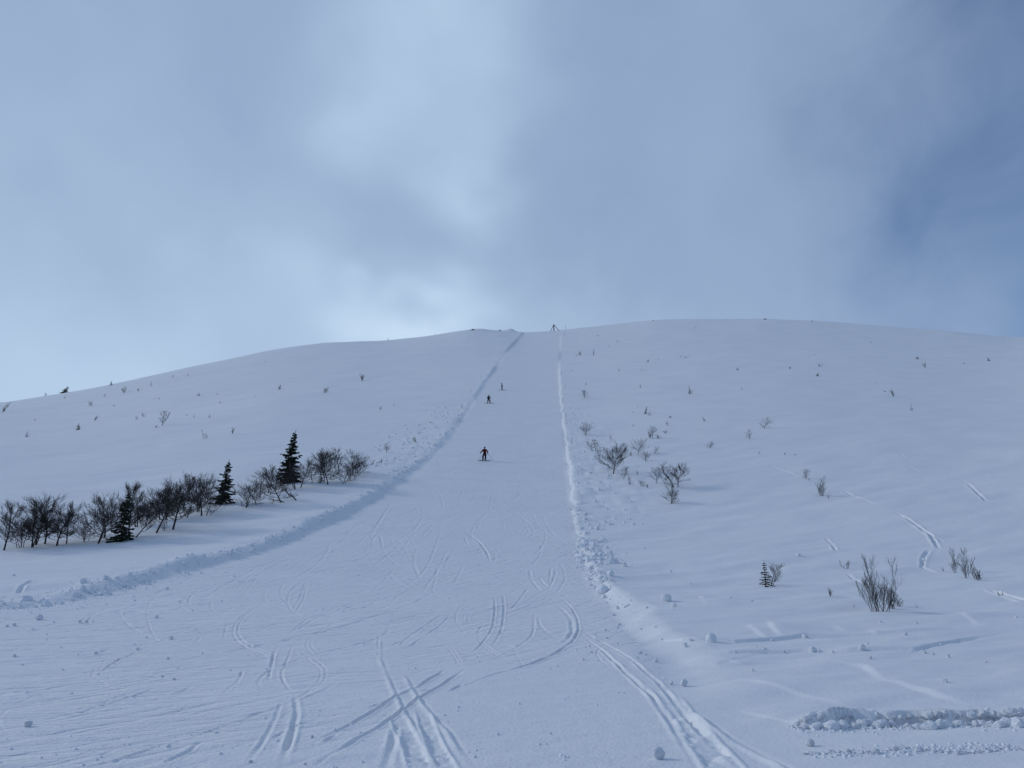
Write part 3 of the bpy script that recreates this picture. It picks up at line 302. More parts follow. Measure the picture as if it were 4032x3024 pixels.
TRACKS = [
    ('g', [(-2.505, 10.351), (-2.354, 11.767), (-2.185, 13.119), (-2.041, 14.961), (-1.818, 16.098), (-1.398, 19.6)], 0.042, 0.04, {}),
    ('g', [(-2.236, 8.924), (-2.047, 10.299), (-1.911, 11.543), (-1.741, 13.186), (-1.598, 14.915), (-1.354, 16.545), (-0.935, 19.778)], 0.042, 0.04, {}),
    ('g', [(-1.146, 21.62), (-0.981, 23.379), (-0.842, 25.686), (-0.715, 28.141), (-0.68, 29.992), (-0.706, 33.843), (-0.787, 37.592), (-0.876, 39.94)], 0.05, 0.045, {}),
    ('g', [(-0.705, 22.889), (-0.551, 24.494), (-0.467, 26.096), (-0.354, 28.698), (-0.336, 31.998), (-0.341, 35.498), (-0.411, 38.848), (-0.483, 41.797)], 0.05, 0.045, {}),
    ('g', [(-2.485, 26.333), (-1.498, 29.011), (-0.743, 31.441), (0.155, 34.4), (1.153, 37.282), (2.292, 41.186), (3.011, 46.052), (3.205, 50.298), (3.137, 53.909)], 0.045, 0.045, {}),
    ('g', [(-2.222, 30.72), (-0.707, 35.443), (0.67, 37.744), (1.994, 43.104), (2.625, 48.529), (2.762, 52.728)], 0.05, 0.045, {}),
    ('g', [(-0.104, 34.4), (0.239, 37.199), (0.656, 41.245), (1.026, 43.638)], 0.04, 0.07, {}),
    ('g', [(-1.458, 14.879), (-1.172, 15.756), (-0.787, 16.732), (-0.447, 17.844), (0.457, 19.945), (1.228, 22.517), (1.862, 25.382), (2.341, 28.855), (2.542, 31.949), (2.582, 35.707), (2.301, 40.034)], 0.055, 0.05, {}),
    ('g', [(0.958, 24.081), (1.548, 24.902), (2.062, 28.024), (2.27, 31.518), (2.173, 34.582), (1.928, 37.3)], 0.04, 0.09, {}),
    ('g', [(-0.108, 22.3), (0.414, 23.696)], 0.03, 0.07, {}),
    ('g', [(2.375, 29.254), (2.747, 24.849), (2.927, 22.107), (3.008, 20.48), (2.968, 16.942), (2.682, 13.333), (2.508, 10.762), (2.441, 9.388), (2.386, 8.418)], 0.045, 0.06, {}),
    ('g', [(2.288, 27.605), (2.47, 23.169), (2.542, 18.072), (2.511, 15.346), (2.303, 12.286), (2.17, 10.886), (2.055, 9.684), (1.893, 8.492)], 0.045, 0.06, {}),
    ('g', [(2.472, 24.877), (2.516, 20.194), (2.49, 17.069), (2.478, 14.236), (2.289, 11.678)], 0.04, 0.05, {}),
    ('b', [(2.792, 15.348), (2.58, 12.843), (2.413, 10.937), (2.253, 9.178), (2.153, 8.12)], 0.04, 0.28, {}),
    ('r', [(2.795, 13.871), (2.758, 11.679), (2.808, 10.117), (2.86, 9.373), (2.84, 8.382)], 0.05, 0.07, {}),
    ('b', [(-1.76, 12.981), (-1.402, 11.313), (-1.169, 10.233), (-0.935, 8.951)], 0.035, 0.17, {}),
    ('b', [(-1.454, 13.623), (-1.059, 11.15), (-0.798, 9.767), (-0.607, 8.829)], 0.035, 0.15, {}),
    ('r', [(-4.274, 26.609), (-3.254, 20.544), (-2.138, 15.251), (-1.694, 13.192), (-1.052, 10.698), (-0.772, 9.268)], 0.025, 0.05, {}),
    ('r', [(-2.42, 18.341), (-1.54, 14.166), (-0.879, 11.416), (-0.48, 9.388), (-0.356, 8.843)], 0.03, 0.05, {}),
    ('g', [(-1.673, 12.287), (-1.498, 10.847), (-1.392, 9.65), (-1.304, 8.753)], 0.045, 0.06, {}),
    ('g', [(-4.422, 27.497), (-3.904, 24.238), (-3.254, 20.544)], 0.02, 0.05, {}),
    ('g', [(-4.313, 66.36), (-2.407, 60.702), (-1.678, 56.075), (-1.363, 52.432)], 0.07, 0.08, {}),
    ('g', [(-4.089, 66.875), (-2.698, 61.941), (-1.962, 58.017), (-1.481, 53.029)], 0.045, 0.07, {}),
    ('g', [(0.629, 73.497), (1.529, 69.233), (1.765, 65.726), (1.512, 63.232), (0.999, 61.742)], 0.05, 0.07, {}),
    ('g', [(1.308, 68.237), (1.385, 65.735), (0.902, 63.244)], 0.045, 0.07, {}),
    ('g', [(2.781, 67.192), (2.635, 62.444), (2.059, 58.264), (1.425, 55.482)], 0.045, 0.07, {}),
    ('g', [(-1.155, 56.788), (-1.163, 52.437)], 0.045, 0.07, {}),
    ('g', [(-3.696, 62.641), (-3.257, 59.211)], 0.05, 0.1, {}),
    ('g', [(2.498, 51.489), (2.01, 44.304)], 0.05, 0.045, {}),
    ('g', [(1.543, 46.624), (1.91, 43.058)], 0.05, 0.1, {}),
    ('g', [(1.092, 50.188), (1.085, 46.037), (1.512, 41.172)], 0.05, 0.1, {}),
    ('g', [(-7.981, 33.513), (-7.576, 36.318), (-6.865, 39.204), (-6.371, 42.728)], 0.03, 0.04, {}),
    ('g', [(-5.886, 41.636), (-5.315, 45.39)], 0.03, 0.04, {}),
    ('g', [(-6.067, 32.743), (-6.228, 36.066), (-6.126, 38.769)], 0.03, 0.04, {}),
    ('g', [(-6.109, 31.717), (-6.383, 36.547)], 0.03, 0.04, {}),
    ('g', [(-3.246, 23.123), (-3.274, 26.75), (-2.976, 31.359), (-2.612, 34.2)], 0.03, 0.04, {}),
    ('g', [(-3.009, 22.046), (-2.828, 25.896), (-2.572, 29.488), (-2.447, 33.711)], 0.03, 0.04, {}),
    ('g', [(-7.169, 58.613), (-7.009, 64.118), (-6.708, 68.422)], 0.03, 0.04, {}),
    ('g', [(-6.909, 58.342), (-6.426, 66.942)], 0.03, 0.04, {}),
    ('g', [(-7.27, 52.348), (-7.249, 56.688)], 0.03, 0.04, {}),
    ('g', [(-4.066, 40.094), (-4.137, 43.102), (-4.789, 52.08)], 0.03, 0.04, {}),
    ('g', [(-4.066, 40.094), (-3.68, 41.688)], 0.03, 0.04, {}),
    ('g', [(-3.166, 43.234), (-3.057, 52.261)], 0.03, 0.04, {}),
    ('g', [(-9.81, 46.578), (-8.438, 47.811)], 0.03, 0.04, {}),
    ('g', [(-12.964, 62.418), (-13.002, 66.745)], 0.03, 0.04, {}),
    ('g', [(-12.537, 63.27), (-11.116, 66.325)], 0.03, 0.04, {}),
    ('g', [(-10.453, 54.201), (-9.591, 58.266)], 0.03, 0.04, {}),
    ('g', [(-5.429, 60.507), (-4.532, 65.844)], 0.03, 0.04, {}),
    ('g', [(-0.967, 47.89), (0.325, 50.149)], 0.03, 0.04, {}),
    ('g', [(-2.538, 18.224), (-2.162, 18.726), (-1.65, 19.179)], 0.03, 0.04, {}),
    ('g', [(-1.808, 20.119), (-1.59, 20.187)], 0.03, 0.04, {}),
    ('g', [(-7.123, 34.829), (-6.886, 38.133)], 0.03, 0.04, {}),
    ('g', [(-3.465, 26.323), (-2.879, 26.343)], 0.03, 0.04, {}),
    ('g', [(-2.513, 13.976), (-2.144, 14.391)], 0.03, 0.04, {}),
    ('g', [(-2.367, 13.595), (-2.045, 14.254)], 0.03, 0.04, {}),
    ('g', [(-1.715, 15.455), (-1.487, 16.031)], 0.03, 0.04, {}),
    ('g', [(-1.177, 15.455), (-0.964, 16.622)], 0.03, 0.04, {}),
    ('g', [(-3.015, 31.757), (-0.866, 36.44)], 0.03, 0.04, {}),
    ('g', [(-6.936, 48.759), (-6.411, 51.906)], 0.03, 0.04, {}),
    ('g', [(-6.952, 43.295), (-7.209, 49.326)], 0.03, 0.04, {}),
    ('g', [(-10.52, 63.636), (-9.428, 58.293)], 0.03, 0.04, {}),
    ('g', [(-3.044, 66.681), (-2.675, 68.698)], 0.03, 0.04, {}),
    ('g', [(1.433, 55.782), (2.283, 58.255)], 0.03, 0.04, {}),
    ('g', [(-2.317, 30.462), (-0.875, 31.938)], 0.03, 0.04, {}),
    ('g', [(-2.129, 29.473), (-1.567, 31.411)], 0.03, 0.04, {}),
    ('g', [(-6.162, 36.078), (-5.421, 41.699)], 0.03, 0.04, {}),
    ('g', [(-7.017, 33.728), (-6.761, 37.089)], 0.03, 0.04, {}),
    ('g', [(-7.093, 12.532), (-6.754, 13.169), (-6.881, 14.942), (-6.736, 16.53)], 0.026, 0.04, {}),
    ('g', [(-6.94, 12.274), (-6.598, 12.968), (-6.666, 14.6), (-6.622, 15.982)], 0.026, 0.04, {}),
    ('g', [(-10.701, 23.311), (-10.215, 24.723), (-9.219, 26.439)], 0.026, 0.04, {}),
    ('g', [(-10.507, 23.18), (-9.711, 23.741), (-9.71, 25.675)], 0.026, 0.04, {}),
    ('g', [(-14.906, 32.769), (-13.107, 34.975)], 0.026, 0.04, {}),
    ('g', [(-13.84, 27.235), (-12.453, 30.614), (-10.931, 35.819), (-9.73, 38.747)], 0.026, 0.04, {}),
    ('g', [(-12.609, 36.535), (-13.958, 41.833), (-14.564, 45.317), (-14.858, 48.108), (-14.872, 53.211), (-13.607, 59.463)], 0.026, 0.04, {}),
    ('g', [(-12.339, 37.155), (-12.903, 39.654), (-14.327, 45.917), (-14.458, 51.458)], 0.026, 0.04, {}),
    ('g', [(-7.172, 26.186), (-7.706, 31.161), (-7.364, 35.341)], 0.026, 0.04, {}),
    ('g', [(-7.155, 26.656), (-7.47, 31.63), (-7.017, 33.728)], 0.026, 0.04, {}),
    ('g', [(-5.131, 17.878), (-5.923, 20.668), (-6.654, 23.579)], 0.026, 0.04, {}),
    ('g', [(-4.773, 16.472), (-5.574, 19.312), (-6.608, 23.124)], 0.026, 0.04, {}),
    ('g', [(-2.862, 9.216), (-3.105, 10.657), (-3.543, 12.767), (-3.949, 14.523)], 0.026, 0.04, {}),
    ('g', [(-11.082, 44.233), (-9.396, 36.665), (-8.373, 31.455)], 0.026, 0.04, {}),
    ('g', [(-11.313, 44.793), (-9.681, 37.211), (-8.792, 32.533)], 0.026, 0.04, {}),
    ('g', [(-4.703, 9.722), (-4.678, 10.176)], 0.026, 0.04, {}),
    ('g', [(-4.319, 9.296), (-4.403, 9.752)], 0.026, 0.04, {}),
    ('g', [(-2.354, 10.643), (-2.324, 11.62)], 0.026, 0.04, {}),
    ('g', [(-2.158, 9.303), (-2.027, 10.201)], 0.026, 0.04, {}),
    ('g', [(-9.085, 23.613), (-9.718, 25.939)], 0.026, 0.04, {}),
    ('g', [(-9.005, 14.83), (-8.902, 15.529)], 0.026, 0.04, {}),
    ('g', [(-9.351, 15.381), (-9.202, 16.279), (-8.96, 16.811)], 0.026, 0.04, {}),
    ('g', [(-10.274, 17.45), (-10.066, 18.088)], 0.026, 0.04, {}),
    ('g', [(-10.947, 20.0), (-10.787, 21.103), (-10.839, 22.805)], 0.026, 0.04, {}),
    ('g', [(-13.223, 25.698), (-13.094, 27.38)], 0.026, 0.04, {}),
    ('g', [(-6.328, 11.585), (-6.053, 12.457)], 0.026, 0.04, {}),
    ('g', [(-13.907, 22.558), (-13.545, 24.105), (-13.342, 27.26)], 0.026, 0.04, {}),
    ('g', [(-15.816, 29.928), (-14.906, 32.769), (-14.078, 35.242)], 0.026, 0.04, {}),
    ('g', [(-8.73, 25.074), (-10.125, 29.247)], 0.026, 0.04, {}),
    ('g', [(-9.233, 28.386), (-8.918, 30.524)], 0.026, 0.04, {}),
    ('g', [(-6.5, 20.913), (-6.319, 21.595)], 0.026, 0.04, {}),
    ('g', [(-3.473, 12.527), (-3.416, 13.061)], 0.026, 0.04, {}),
    ('g', [(-3.055, 10.879), (-3.079, 11.753)], 0.026, 0.04, {}),
    ('g', [(-3.782, 9.365), (-3.814, 10.211), (-3.863, 10.779)], 0.026, 0.04, {}),
    ('g', [(-4.147, 9.809), (-4.118, 9.984)], 0.026, 0.04, {}),
    ('g', [(-5.149, 14.832), (-5.403, 16.54), (-5.984, 18.664)], 0.026, 0.04, {}),
    ('g', [(-6.052, 14.919), (-6.005, 15.904)], 0.026, 0.04, {}),
    ('g', [(-12.975, 40.786), (-11.544, 42.873)], 0.026, 0.04, {}),
    ('g', [(-14.315, 42.399), (-12.977, 43.819)], 0.026, 0.04, {}),
    ('g', [(-13.604, 30.996), (-13.595, 33.766), (-13.387, 36.95)], 0.026, 0.04, {}),
    ('g', [(-3.88, 15.058), (-3.316, 13.086), (-2.883, 11.184), (-2.482, 9.274)], 0.05, 0.05, {}),
    ('c', [(4.402, 25.777), (4.893, 23.751), (5.503, 23.515), (6.29, 23.368), (7.573, 24.402), (9.076, 25.535), (11.39, 25.797), (15.071, 26.804)], 0.055, 0.03, {}),
    ('c', [(3.927, 21.952), (4.321, 22.285), (4.497, 21.944), (5.602, 21.482), (7.798, 22.275), (8.894, 21.914), (10.738, 22.188), (13.279, 24.537), (15.916, 26.486)], 0.05, 0.03, {}),
    ('s', [(7.53, 20.085), (7.969, 18.888), (7.503, 16.965), (7.566, 15.279), (7.682, 13.807)], 0.065, 0.17, {'side': 1}),
    ('s', [(4.589, 17.146), (5.128, 15.262), (5.578, 13.709)], 0.051, 0.17, {'side': 1}),
    ('s', [(8.046, 28.33), (7.695, 25.828), (7.461, 24.332)], 0.058, 0.17, {'side': 1}),
    ('s', [(9.158, 29.564), (8.417, 26.705), (8.116, 24.806)], 0.072, 0.17, {'side': 1}),
    ('s', [(11.619, 26.952), (11.307, 25.615)], 0.058, 0.17, {'side': 1}),
    ('s', [(8.426, 36.644), (7.903, 33.377)], 0.058, 0.17, {'side': 1}),
    ('s', [(4.747, 19.531), (5.236, 20.13), (5.439, 19.558)], 0.058, 0.17, {'side': 1}),
    ('s', [(17.313, 31.905), (15.35, 27.105)], 0.058, 0.17, {'side': 1}),
    ('s', [(10.639, 27.515), (10.744, 26.559)], 0.043, 0.17, {'side': 1}),
    ('g', [(32.99, 68.744), (32.117, 63.601), (30.791, 58.942), (29.434, 55.701), (28.303, 53.189)], 0.22, 0.15, {}),
    ('g', [(30.791, 58.942), (30.219, 56.133)], 0.1, 0.1, {}),
    ('g', [(33.706, 80.477), (33.387, 77.352), (33.214, 71.679)], 0.14, 0.13, {}),
    ('g', [(47.901, 84.06), (47.33, 81.504), (45.919, 78.275), (43.417, 72.493), (43.623, 70.612)], 0.16, 0.16, {}),
    ('g', [(31.438, 95.983), (32.714, 89.456)], 0.12, 0.2, {}),
    ('g', [(50.003, 100.497), (49.582, 98.192)], 0.16, 0.18, {}),
    ('g', [(46.789, 92.601), (47.2, 90.704)], 0.15, 0.2, {}),
    ('g', [(22.337, 38.198), (21.751, 36.104), (21.576, 34.451), (21.754, 33.865)], 0.22, 0.16, {}),
    ('g', [(23.197, 59.38), (22.535, 56.416), (21.295, 52.819)], 0.12, 0.12, {}),
    ('g', [(25.111, 49.214), (23.831, 47.004), (23.843, 45.253)], 0.12, 0.12, {}),
    ('g', [(18.689, 45.296), (17.546, 40.132)], 0.06, 0.12, {}),
    ('g', [(28.02, 53.902), (24.417, 48.108)], 0.1, 0.15, {}),
    ('g', [(6.441, 73.719), (7.184, 70.636), (7.947, 69.044)], 0.1, 0.14, {}),
    ('g', [(-22.129, 36.46), (-23.186, 38.684), (-23.924, 40.746)], 0.1, 0.12, {}),
    ('g', [(-22.013, 35.121), (-21.876, 35.736)], 0.1, 0.12, {}),
    ('g', [(-30.005, 49.46), (-24.35, 45.266), (-21.032, 43.814)], 0.055, 0.05, {}),
    ('g', [(-7.753, 84.897), (-7.12, 79.934), (-6.459, 75.223)], 0.035, 0.07, {}),
    ('g', [(-8.248, 84.85), (-7.204, 81.683)], 0.035, 0.07, {}),
    ('g', [(-3.998, 86.408), (-3.147, 90.946)], 0.035, 0.07, {}),
    ('g', [(-0.397, 78.249), (1.247, 85.991)], 0.035, 0.07, {}),
    ('g', [(-4.235, 78.636), (-3.582, 84.674)], 0.035, 0.07, {}),
    ('g', [(-9.357, 76.681), (-8.784, 74.484)], 0.035, 0.07, {}),
    ('g', [(-13.132, 62.638), (-12.802, 67.039)], 0.035, 0.07, {}),
    ('g', [(-7.943, 62.749), (-7.963, 70.049), (-7.358, 76.145)], 0.035, 0.07, {}),
    ('g', [(-7.118, 58.217), (-6.733, 68.671)], 0.035, 0.07, {}),
    ('g', [(-2.927, 66.936), (-2.815, 70.444)], 0.035, 0.07, {}),
    ('g', [(-2.153, 75.719), (-1.376, 73.737)], 0.035, 0.07, {}),
    ('g', [(-10.749, 55.672), (-9.839, 59.695)], 0.035, 0.07, {}),
    ('g', [(-10.683, 63.863), (-9.461, 58.49)], 0.035, 0.07, {}),
]

RIDGE = [(3.889, 11.774), (4.114, 11.804), (4.428, 11.956), (4.803, 12.026), (5.313, 12.193), (5.742, 12.163), (6.186, 12.168), (6.577, 12.075), (7.008, 12.062), (7.353, 11.914)]
RIDGE2 = [(3.414, 9.982), (3.669, 9.945), (4.016, 9.918), (4.419, 10.019), (4.845, 10.153), (5.371, 10.282), (5.803, 10.389), (6.14, 10.484)]

def gz(x, y): return float(ground(x, y))

def build_ground():
    deg = np.radians
    dense = np.linspace(-37, 37, 1000)
    side = 37 + (np.linspace(0, 1, 80)[1:] ** 1.6) * 143
    phi = deg(np.concatenate([-side[::-1][1:], dense, side]))          # -180 excluded: closes on +180
    rs = np.linspace(7, 470, 6000)
    zz = base(np.zeros_like(rs), rs) - EYE
    row = -zz / rs
    dens = 0.68 / rs / np.log(470 / 7.) + 0.32 * np.abs(np.gradient(row, rs)) / np.abs(np.gradient(row, rs)).sum() / (rs[1] - rs[0]) + 0.0006
    cdf = np.concatenate([[0], np.cumsum(0.5 * (dens[1:] + dens[:-1]))]); cdf /= cdf[-1]
    rad = np.concatenate([np.geomspace(.5, 7, 26)[:-1], np.interp(np.linspace(0, 1, 1060), cdf, rs), 470 + np.geomspace(2, 5200, 40)])
    dr_ = np.gradient(rad)
    PH, RD = np.meshgrid(phi, rad, indexing='ij')
    X = RD * np.sin(PH); Y = RD * np.cos(PH)
    Z = ground(X, Y)
    # ski tracks, scrapes and wind steps pressed into the snow
    rng = random.Random(4)
    fine = []
    for k in range(700):                       # faint criss-crossing ski lines worn into the run
        y0 = 13 + 75 * rng.random(); lx = float(np.interp(y0, LEFT_Y, LEFT_X)); rx = float(np.interp(y0, RIGHT_Y, RIGHT_X))
        x0 = max(lx, -.7 * y0) + (rx - .5 - max(lx, -.7 * y0)) * rng.random() ** 1.25
        if y0 < 22 and x0 > -.18 * y0: continue
        hd = rng.gauss(205, 22) if rng.random() < .7 else rng.gauss(262, 22); cv = rng.gauss(0, 2.5); st = rng.uniform(.6, 1.5) * (.6 + y0 / 50)
        pts = [(x0, y0)]
        for i in range(rng.randint(5, 16)):
            hd += cv; cv += rng.gauss(0, 1.0); a = pts[-1]; b_ = (a[0] + st * math.cos(math.radians(hd)), a[1] + st * math.sin(math.radians(hd)))
            if b_[1] < 7.5 or (b_[1] < 19 and b_[0] > -.16 * b_[1]) or b_[0] > float(np.interp(b_[1], RIGHT_Y, RIGHT_X)) - .5 or b_[0] < float(np.interp(b_[1], LEFT_Y, LEFT_X)) + 1.5: break
            pts.append(b_)
        if len(pts) < 3: continue
        dp = rng.uniform(.010, .034) * min(1, max(.4, y0 / 38)); fine.append(('g', pts, dp, rng.uniform(.025, .045), {}))
        if rng.random() < .4: fine.append(('g', [(p[0] + .05, p[1] + .28) for p in pts], dp, .035, {}))
    for kind, pts, depth, w, o in TRACKS + fine + [('j', [(p[0], p[1] + .12) for p in RIDGE], .26, .1, {})]:
        p = np.array(pts); seg = []
        for a, b in zip(p[:-1], p[1:]):
            n = max(1, int(np.hypot(*(b - a)) / 4)); seg += [a + (b - a) * k / n for k in range(n)]
        seg.append(p[-1]); p = np.array(seg)
        reach = 6 * w + (3.0 if kind in 'sjc' else .3)
        pr = np.hypot(p[:, 0], p[:, 1]); pp = np.arctan2(p[:, 0], p[:, 1])
        i0, i1 = np.searchsorted(phi, [pp.min() - reach / pr.min(), pp.max() + reach / pr.min()])
        j0, j1 = np.searchsorted(rad, [pr.min() - reach, pr.max() + reach])
        if i1 <= i0 or j1 <= j0: continue
        xs = X[i0:i1, j0:j1]; ys = Y[i0:i1, j0:j1]; best = np.full(xs.shape, 1e9); nrm = np.ones(xs.shape); sg = np.zeros(xs.shape); al = np.zeros(xs.shape)
        ln = np.concatenate([[0], np.cumsum(np.hypot(*np.diff(p, axis=0).T))])
        for k in range(len(p) - 1):
            d = p[k + 1] - p[k]; L2 = max(d @ d, 1e-9)
            tt = np.clip(((xs - p[k, 0]) * d[0] + (ys - p[k, 1]) * d[1]) / L2, 0, 1)
            ex = xs - p[k, 0] - tt * d[0]; ey = ys - p[k, 1] - tt * d[1]; ds = np.hypot(ex, ey)
            m = ds < best
            best = np.where(m, ds, best); nrm = np.where(m, np.abs(-d[1] * np.sin(pp.mean()) + d[0] * np.cos(pp.mean())) / math.sqrt(L2), nrm); sg = np.where(m, np.sign(d[0] * ey - d[1] * ex), sg); al = np.where(m, ln[k] + tt * math.sqrt(L2), al)
        rr_ = RD[i0:i1, j0:j1]
        wob = 0.75 + 0.5 * vnoise(xs / .9, ys / .9, 33)
        fade = smooth(0, max(.22 * ln[-1], .3), al) * smooth(ln[-1], ln[-1] - max(.22 * ln[-1], .3), al)
        cell = nrm * dr_[None, j0:j1] + (1 - nrm) * rr_ * .0013
        w0 = w * .72; w_ = np.maximum(w0, (.8 if kind != 's' else .5) * cell)
        A = depth * wob * fade * (np.sqrt(w0 / w_) if kind not in 'sc' else 1.0)
        if kind == 'g':
            dz = A * (-np.exp(-(best / w_) ** 2) + .45 * np.exp(-((best - 1.9 * w_) / (.8 * w_)) ** 2))
        elif kind == 'r':
            dz = A * (np.exp(-(best / (1.3 * w_)) ** 2) - .5 * np.exp(-((best - 2.0 * w_) / w_) ** 2) * (sg > 0))
        elif kind == 'b':
            band = smooth(w_, .7 * w_, best)
            dz = fade * (band * (-.3 * depth + 1.6 * depth * fbm(xs, ys, .16, 90, 3, rr_)) + .6 * depth * np.exp(-((best - 1.1 * w_) / (.2 * w_)) ** 2))
        elif kind == 'c':                      # crack: the far slab stands a little higher
            up = sg * best + .05 * vnoise(xs / .7, ys / .7, 35)
            dz = depth * fade * (smooth(-.9 * w_, .9 * w_, up) * np.exp(-np.maximum(up, 0) / .8) - .8 * np.exp(-((up + w_) / w_) ** 2))
        elif kind == 'j':
            up = sg * best + .16 * fbm(xs, ys, .45, 91, 3, rr_)
            dz = depth * fade * (smooth(-.03, .05, up) * np.exp(-np.maximum(up, 0) / .55) - .25 * np.exp(-((up + .12) / .12) ** 2)) * (.8 + .5 * fbm(xs, ys, .6, 92, 2, rr_))
        else:
            up = sg * best * o.get('side', 1)
            dz = A * smooth(-w_, w_, up) * np.exp(-np.maximum(up, 0) / 1.3)
        Z[i0:i1, j0:j1] += dz
    ni, nj = X.shape
    V = np.stack([X, Y, Z], -1).reshape(-1, 3)
    V = np.vstack([V, [[0, 0, gz(0, 0)]]]); ctr = len(V) - 1
    I, J = np.meshgrid(np.arange(ni), np.arange(nj - 1), indexing='ij'); I2 = (I + 1) % ni
    Q = np.stack([I * nj + J, I * nj + J + 1, I2 * nj + J + 1, I2 * nj + J], -1).reshape(-1, 4)
    cx = V[Q, 0].mean(1); cy = V[Q, 1].mean(1)
    tl, tr = edges(cx, cy)
    on = (tl > 0) & (tr > 0) & (cy > 3) & (cy < 402)
    fan = np.array([[ctr, i * nj, ((i + 1) % ni) * nj] for i in range(ni)])
    def make(name, quads, tris, m):
        ids, inv = np.unique(np.concatenate([quads.ravel(), tris.ravel()]), return_inverse=True)
        me = bpy.data.meshes.new(name)
        me.vertices.add(len(ids)); me.vertices.foreach_set('co', V[ids].astype(np.float32).ravel())
        nq, nt = len(quads), len(tris)
        me.loops.add(nq * 4 + nt * 3); me.loops.foreach_set('vertex_index', inv.astype(np.int32))
        me.polygons.add(nq + nt)
        me.polygons.foreach_set('loop_start', np.concatenate([np.arange(nq) * 4, nq * 4 + np.arange(nt) * 3]).astype(np.int32))
        me.update(calc_edges=True); me.validate()
        me.polygons.foreach_set('use_smooth', np.ones(len(me.polygons), bool))
        me.materials.append(m)
        o = link(name, me); o['kind'] = 'structure'
        return o
    e3 = np.zeros((0, 3), int)
    make('snow_hillside', Q[~on][:, ::-1], fan, M['snow'])
    make('ski_piste', Q[on][:, ::-1], e3, M['piste'])
build_ground()

